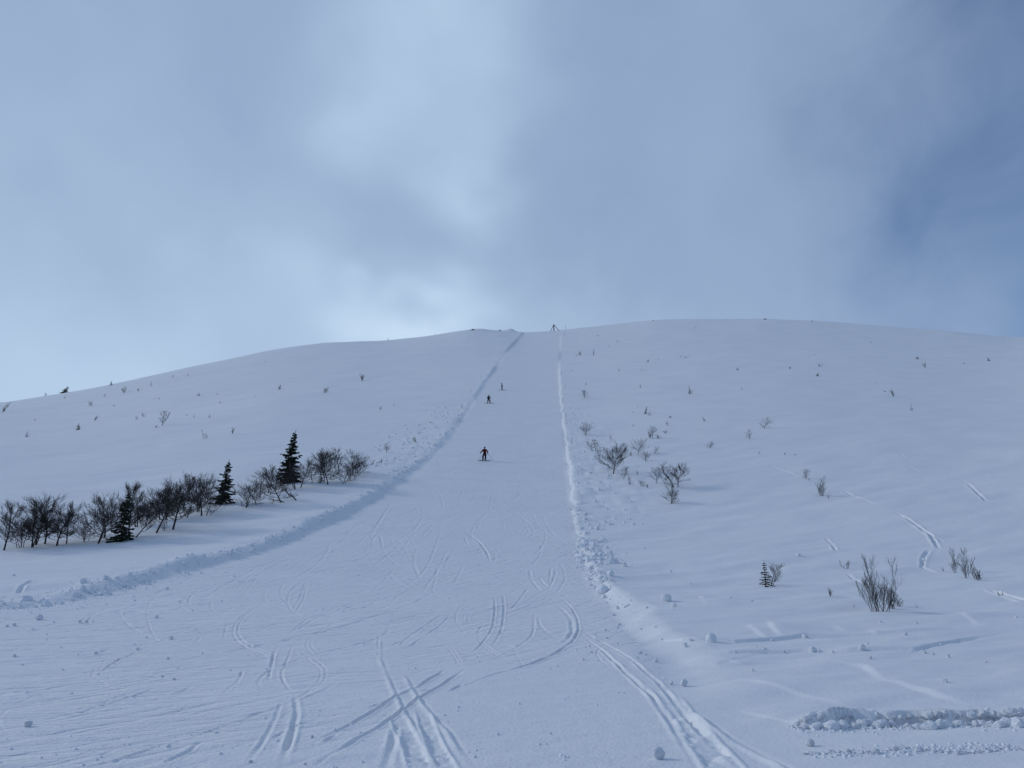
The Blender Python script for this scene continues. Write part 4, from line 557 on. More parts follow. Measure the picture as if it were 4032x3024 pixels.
PLANTS = [
    ('birch_tree', -33.292, 52.599, 3.319, {'stems': 1, 'spread': 0.3, 'lean': 0.08}, 'slim bare birch with forked top at the left edge of the picture', 'bare birches of the left thicket'),
    ('birch_tree', -33.103, 54.189, 2.08, {'stems': 4, 'spread': 0.55}, 'low dense bare birch bush beside the slim birch at the left edge', 'bare birches of the left thicket'),
    ('birch_tree', -32.48, 54.274, 3.504, {'stems': 2, 'spread': 0.42, 'lean': 0.1}, 'bushy bare birch in the middle of the leftmost dense clump', 'bare birches of the left thicket'),
    ('birch_tree', -32.938, 55.456, 3.196, {'stems': 2, 'spread': 0.36, 'lean': 0.05}, 'thin stemmed bare birch just right of the bushy birch in the leftmost clump', 'bare birches of the left thicket'),
    ('birch_tree', -32.613, 55.937, 3.674, {'stems': 1, 'spread': 0.44, 'lean': 0.03}, 'tallest broad bare birch of the leftmost dense clump', 'bare birches of the left thicket'),
    ('birch_tree', -31.353, 55.22, 3.181, {'stems': 2, 'spread': 0.36, 'lean': 0.1}, 'bare birch with crooked stem curving right, at the right side of the leftmost clump', 'bare birches of the left thicket'),
    ('birch_tree', -31.215, 56.158, 2.571, {'stems': 1, 'spread': 0.26, 'lean': 0.03}, 'small slim bare birch standing alone between the leftmost clump and the first spruce', 'bare birches of the left thicket'),
    ('birch_tree', -30.396, 56.889, 1.591, {'stems': 4, 'spread': 0.7}, 'low spreading bare birch bush left of the broad dense birch', 'bare birches of the left thicket'),
    ('birch_tree', -29.151, 56.413, 3.786, {'stems': 2, 'spread': 0.45, 'lean': 0.08}, 'broad dense bare birch left of the snow-dusted spruce', 'bare birches of the left thicket'),
    ('birch_tree', -30.081, 59.027, 3.513, {'stems': 1, 'spread': 0.4}, 'bare birch close behind the broad dense birch left of the snow-dusted spruce', 'bare birches of the left thicket'),
    ('birch_tree', -27.875, 58.165, 4.216, {'stems': 2, 'spread': 0.27, 'lean': 0.02}, 'tall bare birch with thin top rising right behind the snow-dusted spruce', 'bare birches of the left thicket'),
    ('birch_tree', -30.0, 63.799, 2.915, {'stems': 3, 'spread': 0.5}, 'bare birch bush to the right of the snow-dusted spruce', 'bare birches of the left thicket'),
    ('birch_tree', -29.756, 64.739, 2.39, {'stems': 3, 'spread': 0.5}, 'small bare birch bush between the snow-dusted spruce and the leaning birch', 'bare birches of the left thicket'),
    ('birch_tree', -27.188, 60.962, 4.212, {'stems': 1, 'spread': 0.42, 'lean': 0.12, 'start': 0.3}, 'wide crowned bare birch whose trunk leans right, first of two big birches mid thicket', 'bare birches of the left thicket'),
    ('birch_tree', -26.413, 62.118, 4.777, {'stems': 1, 'spread': 0.42, 'lean': 0.08, 'start': 0.22}, 'tallest bare birch of the thicket with straight dark trunk and low right branches', 'bare birches of the left thicket'),
    ('birch_tree', -29.666, 66.974, 2.831, {'stems': 2, 'spread': 0.4}, 'bare birch seen behind the wide crowned leaning birch', 'bare birches of the left thicket'),
    ('birch_tree', -29.047, 66.699, 2.937, {'stems': 2, 'spread': 0.4}, 'bare birch seen between and behind the two big mid thicket birches', 'bare birches of the left thicket'),
    ('birch_tree', -26.849, 61.658, 0.909, {'stems': 2, 'spread': 0.5}, 'tiny bare birch sapling on the snow between the two big mid thicket birches', 'bare birches of the left thicket'),
    ('birch_tree', -27.656, 67.559, 2.858, {'stems': 3, 'spread': 0.45}, 'bare birch filling the gap right of the tallest birch', 'bare birches of the left thicket'),
    ('birch_tree', -26.771, 68.451, 4.153, {'stems': 1, 'spread': 0.42, 'lean': 0.02, 'start': 0.3}, 'round crowned bare birch left of the second spruce', 'bare birches of the left thicket'),
    ('birch_tree', -27.803, 70.463, 3.112, {'stems': 3, 'spread': 0.45}, 'bare birch half hidden behind the round crowned birch', 'bare birches of the left thicket'),
    ('birch_tree', -26.428, 68.584, 2.129, {'stems': 2, 'spread': 0.75, 'lean': 0.4}, 'low bare birch with branches sweeping right under the second spruce', 'bare birches of the left thicket'),
    ('birch_tree', -24.193, 72.047, 3.008, {'stems': 2, 'spread': 0.62, 'start': 0.1}, 'fan shaped bare birch right of the second spruce', 'bare birches of the left thicket'),
    ('birch_tree', -23.584, 73.037, 2.069, {'stems': 1, 'spread': 0.45, 'lean': -0.25}, 'small leaning bare birch beside the fan shaped birch', 'bare birches of the left thicket'),
    ('birch_tree', -24.51, 76.94, 2.868, {'stems': 1, 'spread': 0.42, 'lean': -0.15}, 'upright bare birch behind the fan shaped birch', 'bare birches of the left thicket'),
    ('birch_tree', -24.556, 79.284, 2.255, {'stems': 2, 'spread': 0.5}, 'short bare birch left of the tall third spruce and farther back', 'bare birches of the left thicket'),
    ('birch_tree', -24.456, 81.406, 2.608, {'stems': 3, 'spread': 0.5}, 'bare birch crowding the left foot of the tall third spruce', 'bare birches of the left thicket'),
    ('birch_tree', -21.614, 74.165, 3.68, {'stems': 1, 'spread': 0.4, 'lean': -0.4, 'start': 0.2}, 'crooked bare birch leaning left in front of the tall third spruce', 'bare birches of the left thicket'),
    ('birch_tree', -22.495, 81.71, 3.258, {'stems': 2, 'spread': 0.45}, 'bare birch right in front of the trunk of the tall third spruce', 'bare birches of the left thicket'),
    ('birch_tree', -22.301, 82.799, 3.245, {'stems': 1, 'spread': 0.38, 'lean': 0.22}, 'slim bare birch leaning right beside the tall third spruce', 'bare birches of the left thicket'),
    ('birch_tree', -21.809, 85.771, 2.296, {'stems': 1, 'spread': 0.5}, 'small sparse bare birch between the tall third spruce and the right end clump', 'bare birches of the left thicket'),
    ('bare_shrub', -22.308, 73.436, 0.486, {}, 'tiny bare twig shrub on the open snow below the crooked left leaning birch', 'small bare shrubs'),
    ('birch_tree', -19.826, 84.711, 4.139, {'stems': 1, 'spread': 0.4}, 'tall bare birch at the left of the right end clump', 'bare birches of the left thicket'),
    ('birch_tree', -20.727, 86.553, 3.77, {'stems': 2, 'spread': 0.4}, 'bare birch behind the left part of the right end clump', 'bare birches of the left thicket'),
    ('birch_tree', -20.652, 93.496, 3.015, {'stems': 2, 'spread': 0.34}, 'thin upright bare birch at the back of the right end clump', 'bare birches of the left thicket'),
    ('birch_tree', -18.424, 85.794, 2.388, {'stems': 3, 'spread': 0.6, 'start': 0.2}, 'V shaped bare birch at the front of the right end clump', 'bare birches of the left thicket'),
    ('birch_tree', -18.644, 91.367, 3.106, {'stems': 3, 'spread': 0.4, 'lean': 0.05}, 'dense bare birch in the middle of the right end clump', 'bare birches of the left thicket'),
    ('birch_tree', -18.313, 88.628, 2.058, {'stems': 2, 'spread': 0.5}, 'low bare birch in front of the dense middle birch of the right end clump', 'bare birches of the left thicket'),
    ('birch_tree', -18.016, 89.964, 2.251, {'stems': 2, 'spread': 0.45, 'lean': 0.1}, 'bare birch right of the middle of the right end clump', 'bare birches of the left thicket'),
    ('birch_tree', -18.271, 92.717, 2.191, {'stems': 2, 'spread': 0.5, 'lean': 0.6}, 'bare birch leaning far right at the very right end of the left thicket', 'bare birches of the left thicket'),
    ('spruce_tree', -27.869, 57.057, 3.469, {'spread': 0.26, 'lean': 0.04, 'snow': 1}, 'dark spruce with snow on its boughs, nearest and leftmost of the tall spruces', 'tall dark spruces in the left thicket'),
    ('spruce_tree', -27.197, 73.905, 4.062, {'spread': 0.26, 'lean': 0.1}, 'second dark spruce from the left with narrow pointed top', 'tall dark spruces in the left thicket'),
    ('spruce_tree', -24.78, 86.261, 5.754, {'spread': 0.25, 'lean': 0.1, 'bare': 0.08}, 'tallest dark spruce standing third from the left, leaning right with bare trunk foot', 'tall dark spruces in the left thicket'),
    ('spruce_tree', -20.912, 85.736, 1.487, {'spread': 0.26}, 'small spindly dark spruce at the left foot of the right end birch clump', 'young stunted spruces'),
    ('birch_tree', 11.969, 124.174, 2.443, {'stems': 2, 'spread': 0.5, 'start': 0.25}, 'round topped bare birch by the churned snow right of the piste, uppermost big one', 'bare birches scattered right of the piste'),
    ('birch_tree', 16.097, 169.99, 2.22, {'stems': 2, 'spread': 0.55, 'start': 0.25}, 'V shaped bare birch at the upper tip of the churned snow strip', 'bare birches scattered right of the piste'),
    ('birch_tree', 11.471, 109.903, 1.483, {'stems': 1, 'spread': 0.4, 'lean': -0.35}, 'bare birch leaning left below the round topped birch', 'bare birches scattered right of the piste'),
    ('birch_tree', 11.862, 109.861, 1.927, {'stems': 1, 'spread': 0.35}, 'thin upright bare birch below the round topped birch', 'bare birches scattered right of the piste'),
    ('birch_tree', 11.911, 104.574, 1.302, {'stems': 1, 'spread': 0.45, 'lean': -0.4}, 'small bare birch leaning left towards the piste, upper left of the big lone birch', 'bare birches scattered right of the piste'),
    ('birch_tree', 12.102, 93.47, 4.19, {'stems': 1, 'spread': 0.5, 'start': 0.22}, 'big fan crowned bare birch with clear dark trunk, largest right of the piste', 'bare birches scattered right of the piste'),
    ('birch_tree', 12.07, 95.994, 0.836, {'stems': 1, 'spread': 0.5, 'lean': -0.5}, 'small bare birch shoot at the left foot of the big fan crowned birch', 'bare birches scattered right of the piste'),
    ('birch_tree', 12.825, 90.597, 1.573, {'stems': 1, 'spread': 0.42, 'lean': 0.35}, 'curved little bare birch bending right at the right foot of the big fan crowned birch', 'bare birches scattered right of the piste'),
    ('birch_tree', 15.498, 106.124, 1.716, {'stems': 1, 'spread': 0.36, 'lean': -0.2}, 'slim bare birch between the big fan crowned birch and the wide crowned one', 'bare birches scattered right of the piste'),
    ('birch_tree', 17.125, 105.874, 2.425, {'stems': 1, 'spread': 0.62, 'lean': 0.1, 'start': 0.25}, 'wide crowned bare birch with branches reaching right, upper middle of the right group', 'bare birches scattered right of the piste'),
    ('birch_tree', 17.365, 101.272, 1.566, {'stems': 2, 'spread': 0.5}, 'V shaped small bare birch just below the wide crowned birch', 'bare birches scattered right of the piste'),
    ('birch_tree', 19.388, 105.737, 1.14, {'stems': 1, 'spread': 0.4, 'lean': 0.3}, 'small bare birch leaning right, right of the wide crowned birch', 'bare birches scattered right of the piste'),
    ('birch_tree', 21.475, 117.555, 2.19, {'stems': 1, 'spread': 0.4, 'start': 0.3}, 'upright bare birch standing above the wide crowned birch', 'bare birches scattered right of the piste'),
    ('birch_tree', 16.071, 87.029, 1.857, {'stems': 1, 'spread': 0.62, 'start': 0.3}, 'flat crowned bare birch with short trunk, left of the paired tall birches', 'bare birches scattered right of the piste'),
    ('birch_tree', 16.73, 86.65, 0.982, {'stems': 1, 'spread': 0.3, 'lean': 0.7}, 'bare birch branch leaning right between the flat crowned birch and the tall pair', 'bare birches scattered right of the piste'),
    ('birch_tree', 17.326, 84.237, 2.945, {'stems': 1, 'spread': 0.46, 'lean': -0.05, 'start': 0.2}, 'left one of the paired tall bare birches at the lower end of the right group', 'bare birches scattered right of the piste'),
    ('birch_tree', 17.878, 84.632, 2.819, {'stems': 1, 'spread': 0.38, 'lean': 0.15, 'start': 0.3}, 'right one of the paired tall bare birches at the lower end of the right group', 'bare birches scattered right of the piste'),
    ('birch_tree', 15.398, 76.72, 2.083, {'stems': 3, 'spread': 0.45, 'lean': 0.1}, 'dense bushy bare birch, lowest of the right group, casting a soft shadow', 'bare birches scattered right of the piste'),
    ('birch_tree', 13.044, 86.775, 0.983, {'stems': 1, 'spread': 0.2}, 'thin upright bare shoot below the big fan crowned birch', 'bare birches scattered right of the piste'),
    ('birch_tree', 14.118, 85.847, 0.801, {'stems': 2, 'spread': 0.5}, 'V shaped bare shoots below and right of the big fan crowned birch', 'bare birches scattered right of the piste'),
    ('birch_tree', 40.074, 122.618, 2.001, {'stems': 1, 'spread': 0.5, 'lean': 0.35, 'start': 0.15}, 'bare birch swept to the right by wind on the open upper right slope', 'bare birches scattered right of the piste'),
    ('birch_tree', 35.275, 114.96, 1.557, {'stems': 1, 'spread': 0.32}, 'small oval bare birch below the windswept birch on the right slope', 'bare birches scattered right of the piste'),
    ('birch_tree', 27.715, 108.775, 1.065, {'stems': 2, 'spread': 0.55, 'lean': 0.5}, 'low bare birch swept right on the slope between the group and the oval birch', 'bare birches scattered right of the piste'),
    ('birch_tree', 32.756, 87.308, 1.225, {'stems': 2, 'spread': 0.4}, 'short bare birch at the upper end of the slanting ski scratch on the right slope', 'bare birches scattered right of the piste'),
    ('birch_tree', 30.646, 77.941, 2.122, {'stems': 5, 'spread': 0.3, 'start': 0.06, 'bush': 1}, 'V shaped bare birch standing alone in the middle of the right slope', 'bare birches scattered right of the piste'),
    ('spruce_tree', 12.812, 41.047, 1.268, {'spread': 0.3, 'sparse': 1}, 'young dark spruce standing with a bare birch on the lower right slope', 'young stunted spruces'),
    ('birch_tree', 13.316, 41.884, 1.16, {'stems': 2, 'spread': 0.42, 'lean': 0.25}, 'bare birch sapling growing right behind the young dark spruce', 'bare birches scattered right of the piste'),
    ('birch_tree', 14.143, 31.577, 2.257, {'stems': 9, 'spread': 0.3, 'start': 0.06, 'bush': 1}, 'tall many-stemmed bare birch bush nearest on the right slope', 'bare birches scattered right of the piste'),
    ('birch_tree', 15.11, 32.62, 0.813, {'stems': 3, 'spread': 0.3, 'start': 0.08, 'bush': 1, 'lean': 0.1}, 'small bare stem at the right side of the tall many-stemmed bush', 'bare birches scattered right of the piste'),
    ('birch_tree', 15.806, 33.233, 0.701, {'stems': 2, 'spread': 0.28, 'start': 0.1, 'bush': 1, 'lean': -0.35}, 'separate bare stem leaning left, rightmost beside the tall many-stemmed bush', 'bare birches scattered right of the piste'),
    ('birch_tree', 24.805, 45.304, 1.494, {'stems': 2, 'spread': 0.26, 'start': 0.12, 'bush': 1, 'lean': 0.08}, 'leftmost thin bare birch of the trio near the right edge', 'bare birches scattered right of the piste'),
    ('birch_tree', 24.159, 43.261, 1.703, {'stems': 3, 'spread': 0.26, 'start': 0.12, 'bush': 1, 'lean': 0.2}, 'middle and tallest thin bare birch of the trio near the right edge', 'bare birches scattered right of the piste'),
    ('birch_tree', 24.154, 42.057, 0.922, {'stems': 3, 'spread': 0.3, 'start': 0.1, 'bush': 1, 'lean': -0.1}, 'lowest thin bare birch of the trio near the right edge', 'bare birches scattered right of the piste'),
    ('spruce_tree', -87.98, 156.173, 1.433, {'spread': 0.4}, 'small dark spruce sapling alone low on the left hillside', 'young stunted spruces'),
    ('spruce_tree', -62.986, 205.567, 1.347, {'spread': 0.4, 'lean': 0.15}, 'tiny dark spruce high on the left hillside under the crest', 'young stunted spruces'),
    ('spruce_tree', 24.861, 143.107, 1.565, {'spread': 0.22, 'lean': 0.3}, 'stunted dark spruce leaning right above the right birch group', 'young stunted spruces'),
    ('spruce_tree', -175.897, 297.953, 2.668, {'spread': 0.6, 'lean': 0.6}, 'dark windblown dwarf spruce on the crest at far left', 'young stunted spruces'),
    ('spruce_tree', -151.727, 286.843, 1.783, {'spread': 0.4}, 'small dark dwarf spruce on the left crest, right of the windblown one', 'young stunted spruces'),
    ('spruce_tree', 33.067, 103.863, 0.315, {'spread': 0.6}, 'tip of a buried dark spruce below the oval birch on the right slope', 'young stunted spruces'),
    ('spruce_tree', 79.169, 196.124, 0.883, {'spread': 0.7, 'lean': 0.4}, 'small dark spruce tip high on the right slope', 'young stunted spruces'),
    ('spruce_tree', 150.971, 237.592, 1.076, {'spread': 0.5, 'lean': -0.5}, 'small dark spruce tip high near the right edge', 'young stunted spruces'),
    ('spruce_tree', -70.134, 165.231, 0.395, {'spread': 0.6}, 'dark spruce tip just showing on the left hillside', 'young stunted spruces'),
    ('bare_shrub', -180.477, 294.322, 1.215, {}, 'tiny bare twig shrub left of the windblown crest spruce', 'tiny twig shrubs on the left hillside'),
    ('bare_shrub', -149.659, 254.509, 1.312, {}, 'tiny bare twig shrub below the windblown crest spruce', 'tiny twig shrubs on the left hillside'),
    ('bare_shrub', -121.022, 219.611, 1.882, {'wide': 1.2}, 'small bare twig shrub, nearest one right of the windblown crest spruce', 'tiny twig shrubs on the left hillside'),
    ('bare_shrub', -110.089, 211.008, 0.506, {'wide': 2}, 'barely visible bare twig shrub right of the left hillside spruce sapling', 'tiny twig shrubs on the left hillside'),
    ('bare_shrub', -131.038, 244.613, 1.094, {}, 'tiny bare twig shrub, second nearest one right of the windblown crest spruce', 'tiny twig shrubs on the left hillside'),
    ('bare_shrub', -127.504, 249.003, 2.401, {}, 'small bare twig shrub, third nearest one right of the windblown crest spruce', 'tiny twig shrubs on the left hillside'),
    ('bare_shrub', -122.309, 248.535, 1.028, {}, 'tiny bare twig shrub, fourth nearest one above the tall left birch shoot', 'tiny twig shrubs on the left hillside'),
    ('bare_shrub', -122.86, 258.266, 1.516, {}, 'small bare twig shrub, third nearest one above the tall left birch shoot', 'tiny twig shrubs on the left hillside'),
    ('bare_shrub', -125.76, 280.334, 0.971, {}, 'tiny bare twig shrub, sixth nearest one above the tall left birch shoot', 'tiny twig shrubs on the left hillside'),
    ('bare_shrub', -119.923, 279.891, 0.97, {}, 'tiny bare twig shrub, seventh nearest one above the tall left birch shoot', 'tiny twig shrubs on the left hillside'),
    ('bare_shrub', -86.797, 210.562, 0.724, {'wide': 2}, 'tiny bare twig shrub, second nearest one right of the tall left birch shoot', 'tiny twig shrubs on the left hillside'),
    ('bare_shrub', -80.668, 207.898, 0.572, {'wide': 2}, 'tiny bare twig shrub, third nearest one left of the tiny high left spruce', 'tiny twig shrubs on the left hillside'),
    ('bare_shrub', -98.999, 213.681, 0.734, {}, 'tiny bare twig shrub, nearest one above the tall left birch shoot', 'tiny twig shrubs on the left hillside'),
    ('bare_shrub', -117.32, 188.762, 0.579, {}, 'tiny bare twig shrub, second nearest one left of the left hillside spruce sapling', 'tiny twig shrubs on the left hillside'),
    ('bare_shrub', -82.265, 168.211, 0.803, {}, 'tiny bare twig shrub, third nearest one left of the tall left birch shoot', 'tiny twig shrubs on the left hillside'),
    ('bare_shrub', -84.457, 175.761, 1.08, {}, 'small bare twig shrub, second nearest one left of the tall left birch shoot', 'tiny twig shrubs on the left hillside'),
    ('bare_shrub', -67.494, 145.894, 0.447, {'wide': 2}, 'tiny bare twig shrub, nearest one left of the tall left birch shoot', 'tiny twig shrubs on the left hillside'),
    ('bare_shrub', -66.258, 159.268, 0.815, {}, 'tiny bare twig shrub, nearest one right of the tall left birch shoot', 'tiny twig shrubs on the left hillside'),
    ('bare_shrub', -61.196, 155.383, 0.583, {'wide': 1.5}, 'tiny bare twig shrub, nearest one above the round low left shrub', 'tiny twig shrubs on the left hillside'),
    ('bare_shrub', -46.87, 129.265, 1.097, {}, 'small bare twig shrub right of the round low left shrub', 'tiny twig shrubs on the left hillside'),
    ('bare_shrub', -91.332, 145.453, 0.838, {}, 'small bare twig shrub, third nearest one left of the left hillside spruce sapling', 'tiny twig shrubs on the left hillside'),
    ('bare_shrub', -87.97, 142.54, 0.338, {}, 'barely visible bare twig shrub, nearest one left of the left hillside spruce sapling', 'tiny twig shrubs on the left hillside'),
    ('bare_shrub', -64.944, 192.067, 0.33, {'wide': 2}, 'barely visible bare twig shrub, nearest one left of the tiny high left spruce', 'tiny twig shrubs on the left hillside'),
    ('bare_shrub', -71.226, 186.084, 0.447, {'wide': 1.5}, 'barely visible bare twig shrub, second nearest one above the round low left shrub', 'tiny twig shrubs on the left hillside'),
    ('bare_shrub', -101.086, 215.19, 0.37, {}, 'barely visible bare twig shrub, second nearest one above the tall left birch shoot', 'tiny twig shrubs on the left hillside'),
    ('bare_shrub', -95.387, 290.49, 0.607, {}, 'barely visible bare twig shrub above the tiny high left spruce', 'tiny twig shrubs on the left hillside'),
    ('bare_shrub', -126.777, 251.896, 0.434, {}, 'barely visible bare twig shrub, fifth nearest one above the tall left birch shoot', 'tiny twig shrubs on the left hillside'),
    ('bare_shrub', -66.65, 189.363, 0.26, {}, 'barely visible bare twig shrub, second nearest one left of the tiny high left spruce', 'tiny twig shrubs on the left hillside'),
    ('bare_shrub', -146.15, 219.855, 2.406, {'lean': 0.7}, 'slanting bare shrub cut by the left picture edge on the hillside', 'tiny twig shrubs on the left hillside'),
    ('bare_shrub', -96.646, 177.664, 1.454, {'lean': 0.4}, 'thin slanting bare twigs above the dark spruce sapling on the left hillside', 'tiny twig shrubs on the left hillside'),
    ('birch_tree', -67.602, 148.595, 3.136, {'stems': 2, 'spread': 0.22, 'lean': 0.1}, 'tall thin bare birch shoot alone in the middle of the left hillside', 'tiny twig shrubs on the left hillside'),
    ('bare_shrub', -50.487, 126.551, 1.329, {'wide': 1.3}, 'round bare shrub, lowest on the left hillside above the second spruce', 'tiny twig shrubs on the left hillside'),
    ('bare_shrub', -46.439, 188.617, 1.689, {'wide': 1.3, 'lean': 0.4}, 'windswept bare shrub leaning right, high on the left hillside', 'tiny twig shrubs on the left hillside'),
    ('bare_shrub', -43.551, 219.98, 2.131, {'wide': 1.7}, 'wide antler-like bare shrub high on the left hillside nearest the piste', 'tiny twig shrubs on the left hillside'),
    ('bare_shrub', -27.26, 158.422, 0.813, {}, 'tiny bare twig shrub below the antler-like shrub', 'tiny twig shrubs on the left hillside'),
    ('bare_shrub', -14.572, 137.983, 0.329, {'wide': 2}, 'barely visible bare twig shrub right of the left churned snow birch', 'tiny twig shrubs on the left hillside'),
    ('bare_shrub', -16.801, 100.1, 0.605, {}, 'small bare twig shrub below the left churned snow birch', 'tiny twig shrubs on the left hillside'),
    ('bare_shrub', -62.473, 374.576, 1.052, {'wide': 2}, 'tiny bare twig shrub above the antler-like shrub', 'tiny twig shrubs on the left hillside'),
    ('bare_shrub', -39.964, 384.68, 0.812, {}, 'barely visible bare twig shrub, third nearest one right of the antler-like shrub', 'tiny twig shrubs on the left hillside'),
    ('bare_shrub', -42.434, 385.421, 0.542, {}, 'barely visible bare twig shrub, second nearest one right of the antler-like shrub', 'tiny twig shrubs on the left hillside'),
    ('bare_shrub', -25.468, 164.541, 0.226, {'wide': 3}, 'barely visible bare twig shrub, nearest one right of the antler-like shrub', 'tiny twig shrubs on the left hillside'),
    ('birch_tree', -17.574, 108.587, 1.537, {'stems': 1, 'spread': 0.4, 'lean': 0.05}, 'small bare birch by the churned snow left of the piste', 'tiny twig shrubs on the left hillside'),
    ('bare_shrub', -14.694, 117.837, 1.076, {'lean': -0.3}, 'crooked bare shrub in the churned snow left of the piste', 'tiny twig shrubs on the left hillside'),
    ('bare_shrub', 38.63, 297.503, 0.625, {'wide': 1.5}, 'barely visible bare twig shrub, fourth nearest one right of the braced post on the crest', 'tiny twig shrubs on the right hillside'),
    ('bare_shrub', 43.91, 310.41, 0.545, {'wide': 2.5}, 'barely visible bare twig shrub, fifth nearest one right of the braced post on the crest', 'tiny twig shrubs on the right hillside'),
    ('bare_shrub', 43.278, 239.877, 0.919, {'wide': 1.5}, 'tiny bare twig shrub, fourth nearest one above the stunted leaning spruce', 'tiny twig shrubs on the right hillside'),
    ('bare_shrub', 47.887, 245.625, 0.428, {}, 'barely visible bare twig shrub, fifth nearest one above the stunted leaning spruce', 'tiny twig shrubs on the right hillside'),
    ('bare_shrub', 37.949, 219.747, 0.763, {}, 'tiny bare twig shrub, third nearest one above the stunted leaning spruce', 'tiny twig shrubs on the right hillside'),
    ('bare_shrub', 30.795, 182.672, 0.819, {}, 'tiny bare twig shrub, second nearest one above the stunted leaning spruce', 'tiny twig shrubs on the right hillside'),
    ('bare_shrub', 56.687, 251.952, 0.44, {'wide': 2}, 'barely visible bare twig shrub, sixth nearest one above the stunted leaning spruce', 'tiny twig shrubs on the right hillside'),
    ('bare_shrub', 31.598, 222.518, 0.541, {'wide': 1.5}, 'barely visible bare twig shrub, nearest one right of the birch topping the churned strip', 'tiny twig shrubs on the right hillside'),
    ('bare_shrub', 20.078, 248.44, 0.519, {}, 'barely visible bare twig shrub, third nearest one above the birch topping the churned strip', 'tiny twig shrubs on the right hillside'),
    ('bare_shrub', 18.046, 226.783, 0.551, {}, 'barely visible bare twig shrub, second nearest one above the birch topping the churned strip', 'tiny twig shrubs on the right hillside'),
    ('bare_shrub', 38.806, 338.03, 0.594, {'wide': 2}, 'barely visible bare twig shrub, second nearest one right of the braced post on the crest', 'tiny twig shrubs on the right hillside'),
    ('bare_shrub', 37.512, 240.846, 0.335, {}, 'barely visible bare twig shrub, second nearest one right of the birch topping the churned strip', 'tiny twig shrubs on the right hillside'),
    ('bare_shrub', 23.874, 276.973, 0.87, {}, 'tiny bare twig shrub below the braced post on the crest', 'tiny twig shrubs on the right hillside'),
    ('bare_shrub', 25.169, 278.615, 1.654, {}, 'small bare twig shrub, nearest one right of the braced post on the crest', 'tiny twig shrubs on the right hillside'),
    ('bare_shrub', 29.835, 275.64, 2.117, {}, 'small bare twig shrub, third nearest one right of the braced post on the crest', 'tiny twig shrubs on the right hillside'),
    ('bare_shrub', 19.015, 193.82, 0.669, {}, 'tiny bare twig shrub, nearest one above the birch topping the churned strip', 'tiny twig shrubs on the right hillside'),
    ('bare_shrub', 25.186, 153.193, 0.315, {}, 'barely visible bare twig shrub, nearest one left of the stunted leaning spruce', 'tiny twig shrubs on the right hillside'),
    ('bare_shrub', 22.899, 144.952, 0.198, {'wide': 2}, 'barely visible bare twig shrub, second nearest one left of the stunted leaning spruce', 'tiny twig shrubs on the right hillside'),
    ('bare_shrub', 25.512, 140.96, 0.963, {}, 'small bare twig shrub, nearest one right of the stunted leaning spruce', 'tiny twig shrubs on the right hillside'),
    ('bare_shrub', 28.141, 136.632, 0.56, {'wide': 1.5}, 'tiny bare twig shrub, third nearest one right of the stunted leaning spruce', 'tiny twig shrubs on the right hillside'),
    ('bare_shrub', 26.111, 129.647, 0.75, {}, 'small bare twig shrub, second nearest one right of the stunted leaning spruce', 'tiny twig shrubs on the right hillside'),
    ('bare_shrub', 24.376, 122.6, 0.541, {'wide': 1.8}, 'tiny bare twig shrub, fourth nearest one right of the stunted leaning spruce', 'tiny twig shrubs on the right hillside'),
    ('bare_shrub', 22.407, 117.635, 0.638, {}, 'tiny bare twig shrub, second nearest one right of the wide crowned right birch', 'tiny twig shrubs on the right hillside'),
    ('bare_shrub', 21.089, 118.132, 0.801, {}, 'small bare twig shrub, nearest one above the wide crowned right birch', 'tiny twig shrubs on the right hillside'),
    ('bare_shrub', 15.114, 118.54, 0.963, {}, 'small bare twig shrub, second nearest one left of the wide crowned right birch', 'tiny twig shrubs on the right hillside'),
    ('bare_shrub', 20.616, 131.139, 0.402, {}, 'tiny bare twig shrub below the stunted leaning spruce', 'tiny twig shrubs on the right hillside'),
    ('bare_shrub', 32.398, 170.957, 0.235, {}, 'barely visible bare twig shrub, nearest one above the stunted leaning spruce', 'tiny twig shrubs on the right hillside'),
    ('bare_shrub', 39.448, 168.186, 1.39, {}, 'small bare twig shrub, fifth nearest one right of the stunted leaning spruce', 'tiny twig shrubs on the right hillside'),
    ('bare_shrub', 32.963, 131.172, 0.805, {'wide': 1.6}, 'small bare twig shrub left of the oval right birch', 'tiny twig shrubs on the right hillside'),
    ('bare_shrub', 35.98, 102.626, 0.311, {'wide': 2}, 'tiny bare twig shrub right of the oval right birch', 'tiny twig shrubs on the right hillside'),
    ('bare_shrub', 37.145, 101.943, 0.24, {'wide': 2}, 'barely visible bare twig shrub right of the windswept right birch', 'tiny twig shrubs on the right hillside'),
    ('bare_shrub', 30.701, 76.575, 0.356, {}, 'tiny bare twig shrub right of the lone V-shaped right birch', 'tiny twig shrubs on the right hillside'),
    ('bare_shrub', 89.149, 217.974, 1.213, {}, 'tiny bare twig shrub, nearest one above the high right spruce tip', 'tiny twig shrubs on the right hillside'),
    ('bare_shrub', 78.262, 212.017, 0.81, {}, 'tiny bare twig shrub, nearest one left of the high right spruce tip', 'tiny twig shrubs on the right hillside'),
    ('bare_shrub', 52.263, 172.507, 0.714, {}, 'tiny bare twig shrub, second nearest one above the windswept right birch', 'tiny twig shrubs on the right hillside'),
    ('bare_shrub', 62.681, 210.36, 0.511, {'wide': 3.5}, 'barely visible bare twig shrub, second nearest one left of the high right spruce tip', 'tiny twig shrubs on the right hillside'),
    ('bare_shrub', 80.852, 161.1, 1.607, {'wide': 1.2}, 'small bare twig shrub, fourth nearest one right of the high right spruce tip', 'tiny twig shrubs on the right hillside'),
    ('bare_shrub', 82.359, 167.887, 0.289, {'wide': 3}, 'barely visible bare twig shrub, third nearest one right of the high right spruce tip', 'tiny twig shrubs on the right hillside'),
